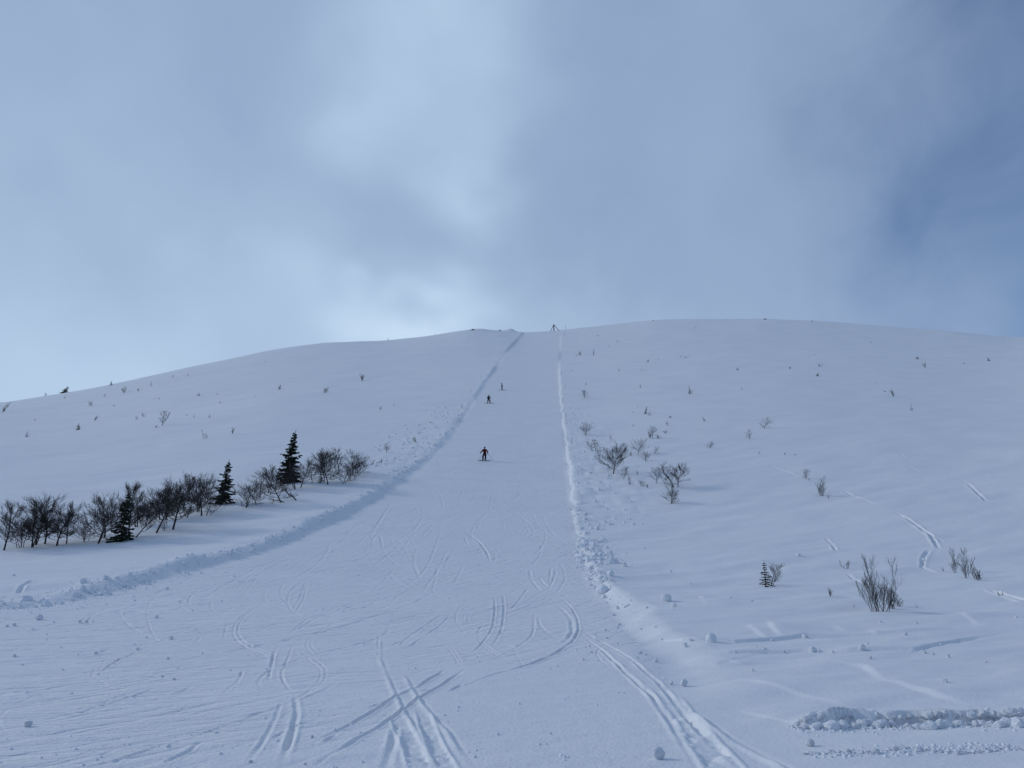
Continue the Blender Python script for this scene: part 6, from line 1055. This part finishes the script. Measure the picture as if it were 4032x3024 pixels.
def joined_chunks(name, spots, parent, rng):
    protos = []
    for s in range(5):
        bm = bmesh.new(); bmesh.ops.create_icosphere(bm, subdivisions=1, radius=.5)
        for v in bm.verts: v.co *= rng.uniform(.75, 1.2)
        bm.verts.ensure_lookup_table(); protos.append((np.array([v.co[:] for v in bm.verts]), np.array([[v.index for v in f.verts] for f in bm.faces]))); bm.free()
    vs_ = []; fs = []; n = 0
    xs = np.array([s[0] for s in spots]); ys = np.array([s[1] for s in spots]); zs = ground(xs, ys)
    for (x, y, w), z in zip(spots, zs):
        pv, pf = rng.choice(protos); a = rng.uniform(0, 6.28); c, s = math.cos(a), math.sin(a)
        q = pv @ np.array([[c, s, 0], [-s, c, 0], [0, 0, .85]]) * w
        vs_.append(q + [x, y, z + .06 * w]); fs.append(pf + n); n += len(pv)
    me = bpy.data.meshes.new(name); V = np.vstack(vs_); Fq = np.vstack(fs)
    me.from_pydata(V.tolist(), [], Fq.tolist()); me.materials.append(M['lump']); me.polygons.foreach_set('use_smooth', [True] * len(me.polygons))
    o = link(name, me, parent)
    if parent: o.location = -parent.location
    o['kind'] = 'stuff'
    return o
rng = random.Random(77)
def bank(label, edge_x, edge_y, sgn, spans, n_stuff, side_lo, side_hi):
    """spans: y0, y1, count, offset mean, offset spread, wmin, wmax"""
    y0 = spans[0][0]; e = empty('snow_bank', (float(np.interp(y0, edge_y, edge_x)), y0, gz(float(np.interp(y0, edge_y, edge_x)), y0)))
    tag(e, label, 'snow bank')
    bpy.context.view_layer.update()
    for a, b_, n, om, os_, w0, w1 in spans:
        for k in range(n):
            y = rng.uniform(a, b_); w = w0 + (w1 - w0) * rng.random() ** 2.2
            t = rng.gauss(om, os_); xe = float(np.interp(y, edge_y, edge_x))
            sl = float(np.interp(y + 1, edge_y, edge_x) - np.interp(y - 1, edge_y, edge_x)) / 2
            place_chunk('snow_chunk', rng.choice(CH), xe + sgn * t * math.sqrt(1 + sl * sl), y, w, e, rng)
    spots = []
    for a, b_, n, om, os_, w0, w1 in spans:
        for k in range(int(n_stuff * n / sum(s[2] for s in spans))):
            y = rng.uniform(a, b_); xe = float(np.interp(y, edge_y, edge_x)); t = rng.gauss(om, os_ * 1.8)
            sl = float(np.interp(y + 1, edge_y, edge_x) - np.interp(y - 1, edge_y, edge_x)) / 2
            spots.append((xe + sgn * t * math.sqrt(1 + sl * sl), y, rng.uniform(.25, .6) * w0 + .02))
    joined_chunks('loose_snow', spots, e, rng)
bank('broken snow bank of loose chunks along the left edge of the piste', LEFT_X, LEFT_Y, -1,
     [(28, 46, 115, .4, .5, .10, .42), (46, 75, 95, .6, .35, .12, .40), (75, 150, 70, .85, .35, .22, .6)], 2600, 0, 0)
bank('pile of broken snow chunks along the right edge of the piste', RIGHT_X, RIGHT_Y, 1,
     [(42, 50, 60, .25, .36, .10, .42), (49, 61, 120, .5, .5, .16, .62), (62, 78, 50, .25, .3, .12, .36), (28, 42, 18, .2, .4, .06, .18)], 1600, 0, 0)
# churned debris fields
spots = []
for k in range(420):
    y = rng.uniform(92, 165); xe = float(np.interp(y, LEFT_Y, LEFT_X)); spots.append((xe - abs(rng.gauss(0, 1)) * 5 * (1 if y < 140 else .6) - 1.5, y, .1 + .4 * rng.random() ** 3))
o = joined_chunks('snow_debris', spots, None, rng); tag(o, 'churned loose snow debris on the slope left of the piste bank', 'snow debris', None, 'stuff')
spots = []
for k in range(420):
    y = rng.uniform(66, 158); xe = float(np.interp(y, RIGHT_Y, RIGHT_X)); spots.append((xe + rng.uniform(.6, 5.5) + .5 * rng.gauss(0, 1), y, .08 + .36 * rng.random() ** 3))
o = joined_chunks('snow_debris', spots, None, rng); tag(o, 'churned strip of loose snow beside the upper right piste edge', 'snow debris', None, 'stuff')
# crumbs on the skied snow
spots = []
for k in range(1700):
    y = 9 + 50 * rng.random() ** 1.4; x = rng.uniform(-.62, .12) * y
    tl, tr = edges(np.array(x), np.array(y))
    if tl > 0 and vnoise(np.array(x / 2.5), np.array(y / 1.2), 5) > .0: spots.append((x, y, (.015 + .055 * rng.random() ** 4) * (.7 + y / 40)))
for k in range(500):
    y = 14 + 40 * rng.random(); xe = float(np.interp(y, RIGHT_Y, RIGHT_X)); spots.append((xe - abs(rng.gauss(0, 1.2)) - .1, y, (.02 + .05 * rng.random() ** 3)))
o = joined_chunks('snow_crumbs', spots, None, rng); tag(o, 'small crumbs of snow strewn over the skied piste', 'snow crumbs', None, 'stuff')
# broken ridges in the near right corner
def ridge(label, path, n, wmin, wmax, wid, sink, stuff, double):
    e = empty('snow_ridge', (path[0][0], path[0][1], gz(*path[0]))); tag(e, label, 'snow ridge')
    p = np.array(path); ln = np.concatenate([[0], np.cumsum(np.hypot(*np.diff(p, axis=0).T))])
    def pt(u): return float(np.interp(u, ln, p[:, 0])), float(np.interp(u, ln, p[:, 1]))
    for k in range(n):
        u = ln[-1] * (k + rng.random()) / n; x, y = pt(u); grow = min(1, .35 + u / ln[-1] * 5)
        row = rng.choice((0, 1)) if double else 0
        w = (wmin + (wmax - wmin) * rng.random() ** 2.2) * (grow if double else 1)
        yy = y + .10 * math.sin(u * 2.1) + .06 * math.sin(u * 5.3 + 1) + (wid * (.42 if row else -.3) + rng.gauss(0, wid * .16)) * grow
        o = place_chunk('snow_chunk', rng.choice(CH), x, yy, w * (.8 if row else 1), e, rng, sink, .9)
        if row: o.location.z += .10 * grow
    joined_chunks('loose_snow', [(*(lambda q: (q[0], q[1] + rng.gauss(0, wid * .5)))(pt(ln[-1] * rng.random())), rng.uniform(.015, .06)) for _ in range(stuff)], e, rng)
ridge('thick ridge of broken snow chunks in the near right corner', RIDGE, 230, .045, .26, .44, .24, 900, True)
ridge('low line of small snow lumps in front of the thick broken ridge', RIDGE2, 75, .04, .14, .22, .36, 300, False)
GLUMP = {'p': ('small snow lump lying on the skied snow of the piste', 'small snow lumps on the piste'), 'r': ('small snow lump lying on the smooth snow right of the piste', 'small snow lumps right of the piste'), 'l': ('small snow lump lying beside the left piste bank', 'small snow lumps by the left bank')}
for k, (x, y, w, label) in enumerate(LUMPS):
    tl, tr = edges(np.array(x), np.array(y))
    big = label.startswith('*'); label = label.lstrip('*')
    o = place_chunk('snow_lump', BIG[k % 6] if (big or w > .25) else CH[k % 8], x, y + w * .3, w, None, rng, .06 if big else .12)
    key = 'l' if tl < 0 else ('p' if tr > 0 else 'r')
    tag(o, label, 'snow lump', 'large lone snow lumps' if big else GLUMP[key][1])

# ------------------------------------------------------------------ crest: braced post, rocks, marker poles
px, py = POST; pz = gz(px, py)
e = empty('braced_post', (px, py, pz)); tag(e, 'dark upright post with two slanting braces standing on the crest', 'post')
m = MB(); m.tube([(0.05, 0, -.4), (0.02, 0, 1.6), (0, 0, 3.15)], [.27, .26, .25], 8); link('post', m.mesh('post', M['wood']), e)
m = MB(); m.tube([(0, 0, 3.1), (-.02, 0, 3.45), (-.02, 0, 3.62)], [.17, .22, .16], 8); link('post_head', m.mesh('post_head', M['wood']), e)
def gzl(dx): return gz(px + dx, py - .2) - pz
m = MB(); m.tube([(-.06, -.05, 3.42), (-1.9, -.2, gzl(-1.9) - .25)], [.15, .15], 6); link('brace', m.mesh('brace', M['wood']), e)
m = MB(); m.tube([(.08, -.05, 3.38), (2.85, -.2, gzl(2.85) - .25)], [.15, .15], 6); link('brace', m.mesh('brace', M['wood']), e)
RK = [chunk_mesh(300 + i, 3, .6, .3) for i in range(3)]
RL = ('lone dark rock on the crest left of the drift lip', 'larger half-buried rock on the crest hump left of the piste', 'small half-buried rock beside the larger one on the crest hump', 'low rock at the highest point of the right crest', 'small rock on the right crest towards the blue sky', 'small rock where the right crest starts to level')
for k, (x, y, w) in enumerate(ROCKS):
    me = RK[k % 3].copy(); me.materials.clear(); me.materials.append(M['rock'])
    o = link('rock', me, None, (x, y, gz(x, y) + w * .05)); o.scale = (w, w * .8, w * .8); o.rotation_euler.z = k
    tag(o, RL[k], 'rock', 'rocks along the crest')
for x, y, h, tilt, label in POLES:
    h = max(h, .9); r = .016 + .022 * h
    m = MB(); m.tube([(0, 0, -.3), (tilt * h * .5, 0, h * .5), (tilt * h, 0, h)], [r, r * .9, r * .7], 6)
    m.tube([(tilt * h * .86, 0, h * .86), (tilt * h * .93, 0, h * .93)], [r * 1.25, r * 1.2], 6)
    o = link('marker_pole', m.mesh('marker_pole', M['pole']), None, (x, y, gz(x, y))); tag(o, label, 'marker pole', 'marker poles along the piste edges')

# fallen branch below the tall spruce
def limb(label, x0, y0, pts, r):
    m = MB(); z0 = gz(x0, y0)
    m.tube([(a, b_, c) for a, b_, c in pts], [r * (1 - .5 * i / (len(pts) - 1)) for i in range(len(pts))], 5)
    R_ = random.Random(9)
    for k in range(5): branch(m, R_, along(pts, R_.uniform(.3, .95)), R_.uniform(0, 6.28), R_.uniform(.2, 1.2), R_.uniform(.3, .8), r * .5, 3)
    tag(link('dead_branch', m.mesh('dead_branch', M['bark']), None, (x0, y0, z0)), label, 'branch')
bx, by = DEAD
limb('dead forked branch sticking out of the snow below the tall third spruce', bx, by, [(0, 0, -.15), (-.5, 0, .35), (-.9, .1, .55), (-1.25, .1, .95), (-1.35, .1, 1.3)], .07)
limb('dead branch arching low over the snow left of the forked branch', bx - .9, by - 1.0, [(.1, 0, -.1), (-.5, 0, .15), (-1.1, .1, .18), (-1.7, .1, .42)], .05)

# ------------------------------------------------------------------ skiers
def skin_body(name, joints, bones, mats, jacket_z, boot_z):
    names = list(joints); me = bpy.data.meshes.new(name)
    me.from_pydata([joints[n][:3] for n in names], [(names.index(a), names.index(b_)) for a, b_ in bones], [])
    o = bpy.data.objects.new(name, me); col.objects.link(o)
    sk = o.modifiers.new('skin', 'SKIN'); sk.use_smooth_shade = True; o.modifiers.new('sub', 'SUBSURF').levels = 2
    layer = me.skin_vertices[0].data
    for i, n in enumerate(names):
        r = joints[n][3]; layer[i].radius = r if isinstance(r, tuple) else (r, r); layer[i].use_root = (n == 'pelvis')
    dg = bpy.context.evaluated_depsgraph_get()
    out = bpy.data.meshes.new_from_object(o.evaluated_get(dg)); bpy.data.objects.remove(o)
    out.materials.clear()
    for m_ in mats: out.materials.append(m_)          # jacket, trousers, boots, skin
    neck = joints['neck'][2] + .02
    for p in out.polygons:
        c = p.center
        arm = abs(c.x - joints['pelvis'][0]) > .26 and c.z > jacket_z - .25
        p.material_index = 3 if c.z > neck else (2 if c.z < boot_z else (0 if (c.z > jacket_z or arm) else 1))
        p.use_smooth = True
    return out
BONES = [('pelvis', 'waist'), ('waist', 'chest'), ('chest', 'neck'), ('neck', 'head'), ('head', 'crown_top'), ('chest', 'sh_l'), ('sh_l', 'el_l'), ('el_l', 'wr_l'), ('wr_l', 'ha_l'), ('chest', 'sh_r'), ('sh_r', 'el_r'), ('el_r', 'wr_r'), ('wr_r', 'ha_r'),
         ('pelvis', 'hi_l'), ('hi_l', 'kn_l'), ('kn_l', 'an_l'), ('an_l', 'to_l'), ('pelvis', 'hi_r'), ('hi_r', 'kn_r'), ('kn_r', 'an_r'), ('an_r', 'to_r')]
def ellipsoid(name, c, s, m_, zcut=None, seg=14):
    bm = bmesh.new(); bmesh.ops.create_uvsphere(bm, u_segments=seg, v_segments=10, radius=1)
    for v in bm.verts:
        v.co = Vector((v.co.x * s[0], v.co.y * s[1], max(v.co.z, zcut if zcut is not None else -9) * s[2])) + Vector(c)
    me = bpy.data.meshes.new(name); bm.to_mesh(me); bm.free(); me.materials.append(m_); me.polygons.foreach_set('use_smooth', [True] * len(me.polygons))
    return me
def glove(wr, ha, side):
    """palm, four curled fingers and a thumb closed round a pole grip"""
    m_ = MB(); w = Vector(wr); h = Vector(ha); d = (h - w).normalized()
    s = d.cross(Vector((0, 1, 0)));  s = s.normalized() if s.length > .1 else Vector((1, 0, 0)); f = s.cross(d).normalized()
    c = h - d * .02
    m_.tube([tuple(w), tuple(w + d * .04), tuple(c), tuple(h + d * .02)], [.042, .046, .052, .04], 8)
    for k, L in enumerate((.042, .05, .047, .036)):
        o_ = c + f * (-.030 + .02 * k) + d * .025
        m_.tube([tuple(o_), tuple(o_ + d * L * .8 + s * .012), tuple(o_ + d * L * .7 + s * .045), tuple(o_ + s * .062)], [.013, .013, .012, .010], 6)
    m_.tube([tuple(c - d * .03 + f * .035), tuple(c + f * .045 + s * .03), tuple(c + d * .03 + f * .03 + s * .055)], [.015, .014, .011], 6)
    return m_.mesh('glove', M['black'])
def ski_obj(label, x, y, ang, L, group):
    dx, dy = math.cos(ang), math.sin(ang); m_ = MB(); n = 12; pr = []
    for i in range(n + 1):
        t = i / n; s_ = (t - .47) * L; X_, Y_ = x + dx * s_, y + dy * s_
        hw = .060 - .014 * math.sin(math.pi * t) if t < .93 else .052 * (1 - (t - .93) / .085)
        z_ = gz(X_, Y_) + .03 + (max(0, t - .86) / .14) ** 2 * .14 + (max(0, .05 - t) / .05) ** 2 * .02
        pr.append((X_, Y_, z_, max(hw, .012)))
    for i, (X_, Y_, z_, hw) in enumerate(pr):
        for sx, dz in ((-1, 0), (1, 0), (1, .022), (-1, .022)): m_.v.append((X_ - dy * hw * sx - x, Y_ + dx * hw * sx - y, z_ + dz - gz(x, y)))
    for i in range(n):
        for k in range(4): a = 4 * i + k; b_ = 4 * i + (k + 1) % 4; m_.f.append((a, b_, b_ + 4, a + 4))
    m_.f.append((3, 2, 1, 0)); m_.f.append(tuple(4 * n + k for k in range(4)))
    o = link('ski', m_.mesh('ski', M['ski'], False), None, (x, y, gz(x, y))); tag(o, label, 'ski', group)
    bmz = MB(); bmz.box((0, 0, .065), (.30, .07, .05), Matrix.Rotation(ang, 3, 'Z')); link('binding', bmz.mesh('binding', M['boot'], False), o)
def ski_pole(label, top, tip, group):
    t, b_ = Vector(top), Vector(tip); d = b_ - t; m_ = MB(); m_.tube([(0, 0, 0), tuple(d)], [.017, .014], 6)
    o = link('ski_pole', m_.mesh('ski_pole', M['metal']), None, t); tag(o, label, 'ski pole', group)
    g = MB(); g.tube([tuple(-d.normalized() * .07), tuple(d.normalized() * .07)], [.02, .017], 7); link('grip', g.mesh('grip', M['boot']), o)
    bk = MB(); q = d * .94; bk.tube([tuple(q), tuple(q + d.normalized() * .012)], [.045, .045], 9); link('basket', bk.mesh('basket', M['boot']), o)
def skier(x, y, J, mats, helmet, label, who, skis, poles, face):
    z0 = gz(x, y); fat = {'hi': 1.25, 'kn': 1.5, 'an': 1.5, 'to': 1.4, 'sh': 1.2, 'el': 1.45, 'wr': 1.35, 'pe': 1.15, 'wa': 1.15, 'ch': 1.1}
    def sized(k, v):
        f = fat.get(k[:2], 1.0); r = v[3]
        return (v[0] * 1.05, v[1] * 1.05, v[2] * 1.05, tuple(q * f for q in r) if isinstance(r, tuple) else r * f)
    J = {k: sized(k, v) for k, v in J.items()}
    # each boot stands on its own ski on the slope
    for s in 'lr':
        ax, ay = J['an_' + s][0], J['an_' + s][1]; dz = gz(x + ax, y + ay) - z0 + .07
        for n in ('an_', 'to_'): q = J[n + s]; J[n + s] = (q[0], q[1], q[2] + dz, q[3])
        q = J['kn_' + s]; J['kn_' + s] = (q[0], q[1], q[2] + dz * .6, q[3])
    o = link('person', skin_body('person', J, BONES, mats, J['pelvis'][2] - .05, .30), None, (x, y, z0)); tag(o, label, 'person', 'skiers on the piste')
    hx, hy, hz, _ = J['head']
    link('helmet', ellipsoid('helmet', (hx - face[0] * .01, hy - face[1] * .01, hz + .045), (.125, .135, .135), helmet, -.35), o)
    fx, fy = face; bm_ = MB(); an = math.atan2(fy, fx)
    pts = [(hx + .118 * math.cos(an + t), hy + .118 * math.sin(an + t), hz + .015) for t in (-1.0, -.6, -.2, .2, .6, 1.0)]
    bm_.tube(pts, [.034, .04, .04, .04, .04, .034], 6); link('goggles', bm_.mesh('goggles', M['gog']), o)
    nm = MB(); nm.tube([(hx + .09 * fx, hy + .09 * fy, hz - .01), (hx + .125 * fx, hy + .125 * fy, hz - .045), (hx + .09 * fx, hy + .09 * fy, hz - .06)], [.012, .02, .012], 6); link('nose', nm.mesh('nose', M['skin']), o)
    for s in 'lr': link('glove', glove(J['wr_' + s][:3], J['ha_' + s][:3], s), o)
    for s, ang, L, lb in skis: ski_obj(lb, x + J['an_' + s][0], y + J['an_' + s][1], ang, L, 'skis of ' + who)
    for s, tip, lb in poles:
        h = J['ha_' + s]; tx_, ty_ = x + tip[0], y + tip[1]
        ski_pole(lb, (x + h[0], y + h[1], z0 + h[2]), (tx_, ty_, gz(tx_, ty_) + tip[2]), 'ski poles of ' + who)
T_ = (.155, .125)
# image-left limbs are named l (x negative)
J1 = dict(pelvis=(.03, .10, .92, T_), waist=(.02, .06, 1.08, (.155, .12)), chest=(.0, -.02, 1.33, (.185, .13)), neck=(.0, -.08, 1.52, .065), head=(.0, -.12, 1.66, .105), crown_top=(.0, -.11, 1.76, .07),
          sh_l=(-.21, -.02, 1.42, .085), el_l=(-.36, -.16, 1.18, .066), wr_l=(-.50, -.36, 1.00, .045), ha_l=(-.55, -.42, .95, .035), sh_r=(.22, -.01, 1.41, .085), el_r=(.40, -.02, 1.17, .066), wr_r=(.40, -.20, .94, .045), ha_r=(.38, -.26, .88, .035),
          hi_l=(-.10, .10, .86, .115), kn_l=(-.23, -.10, .50, .085), an_l=(-.18, .0, .13, .075), to_l=(-.30, -.14, .06, .06), hi_r=(.13, .10, .86, .115), kn_r=(.10, -.08, .52, .085), an_r=(.13, .10, .13, .075), to_r=(.02, -.04, .06, .06))
J2 = dict(pelvis=(.0, .05, .93, T_), waist=(.0, .03, 1.10, (.15, .12)), chest=(.0, .0, 1.36, (.185, .13)), neck=(.02, -.03, 1.54, .065), head=(.02, -.05, 1.68, .105), crown_top=(.02, -.05, 1.78, .07),
          sh_l=(-.20, .0, 1.44, .085), el_l=(-.26, .03, 1.19, .064), wr_l=(-.29, -.13, 1.01, .045), ha_l=(-.31, -.18, .97, .035), sh_r=(.21, .0, 1.44, .085), el_r=(.34, .02, 1.22, .064), wr_r=(.45, -.12, 1.06, .045), ha_r=(.48, -.17, 1.01, .035),
          hi_l=(-.11, .05, .87, .115), kn_l=(-.17, -.05, .50, .085), an_l=(-.16, .0, .13, .075), to_l=(-.27, -.10, .06, .06), hi_r=(.12, .05, .87, .115), kn_r=(.20, -.03, .50, .085), an_r=(.33, .05, .13, .075), to_r=(.21, -.03, .06, .06))
J3 = dict(pelvis=(.06, .0, .90, (.13, .15)), waist=(.05, .0, 1.06, (.12, .15)), chest=(.02, .0, 1.31, (.13, .18)), neck=(-.03, .0, 1.49, .065), head=(-.06, .0, 1.62, .105), crown_top=(-.06, .0, 1.72, .07),
          sh_l=(.0, -.20, 1.40, .08), el_l=(.03, -.24, 1.15, .062), wr_l=(-.12, -.22, 1.0, .045), ha_l=(-.17, -.20, .97, .035), sh_r=(.0, .20, 1.40, .08), el_r=(.04, .24, 1.15, .062), wr_r=(-.10, .20, 1.02, .045), ha_r=(-.15, .18, .99, .035),
          hi_l=(.07, -.10, .85, .115), kn_l=(-.02, -.11, .50, .085), an_l=(.06, -.10, .13, .075), to_l=(-.11, -.11, .06, .06), hi_r=(.07, .10, .85, .115), kn_r=(.02, .11, .50, .085), an_r=(.12, .12, .13, .075), to_r=(-.05, .12, .06, .06))
A1 = math.radians(196)
skier(*SKIERS[0], J1, [M['red'], M['navy'], M['boot'], M['skin']], M['blue'], 'person in red jacket and blue helmet skiing down, nearest on the piste', 'the red jacket skier',
      [('l', A1, 1.5, 'ski under the red jacket skier, farther up the slope'), ('r', math.radians(200), 1.5, 'ski under the red jacket skier, lower on the slope')],
      [('l', (-.62, -.42, .0), 'ski pole held upright at the left side of the red jacket skier'), ('r', (1.12, .10, .12), 'ski pole trailing to the right of the red jacket skier')], (-.25, -.97))
skier(*SKIERS[1], J2, [M['black'], M['black'], M['boot'], M['skin']], M['black'], 'person in dark clothes skiing with legs apart, middle one of three', 'the middle skier',
      [('l', math.radians(188), 1.5, 'ski pointing left under the middle dark skier'), ('r', math.radians(184), 1.5, 'ski trailing right under the middle dark skier')],
      [('r', (.60, -.16, .0), 'ski pole held at the right side of the middle dark skier')], (-.3, -.95))
skier(*SKIERS[2], J3, [M['black'], M['black'], M['boot'], M['skin']], M['black'], 'person in dark clothes seen side on, highest of three skiers', 'the highest skier',
      [('l', math.radians(180), 1.75, 'near ski under the highest dark skier'), ('r', math.radians(178), 1.75, 'far ski under the highest dark skier')], [], (-1, 0))
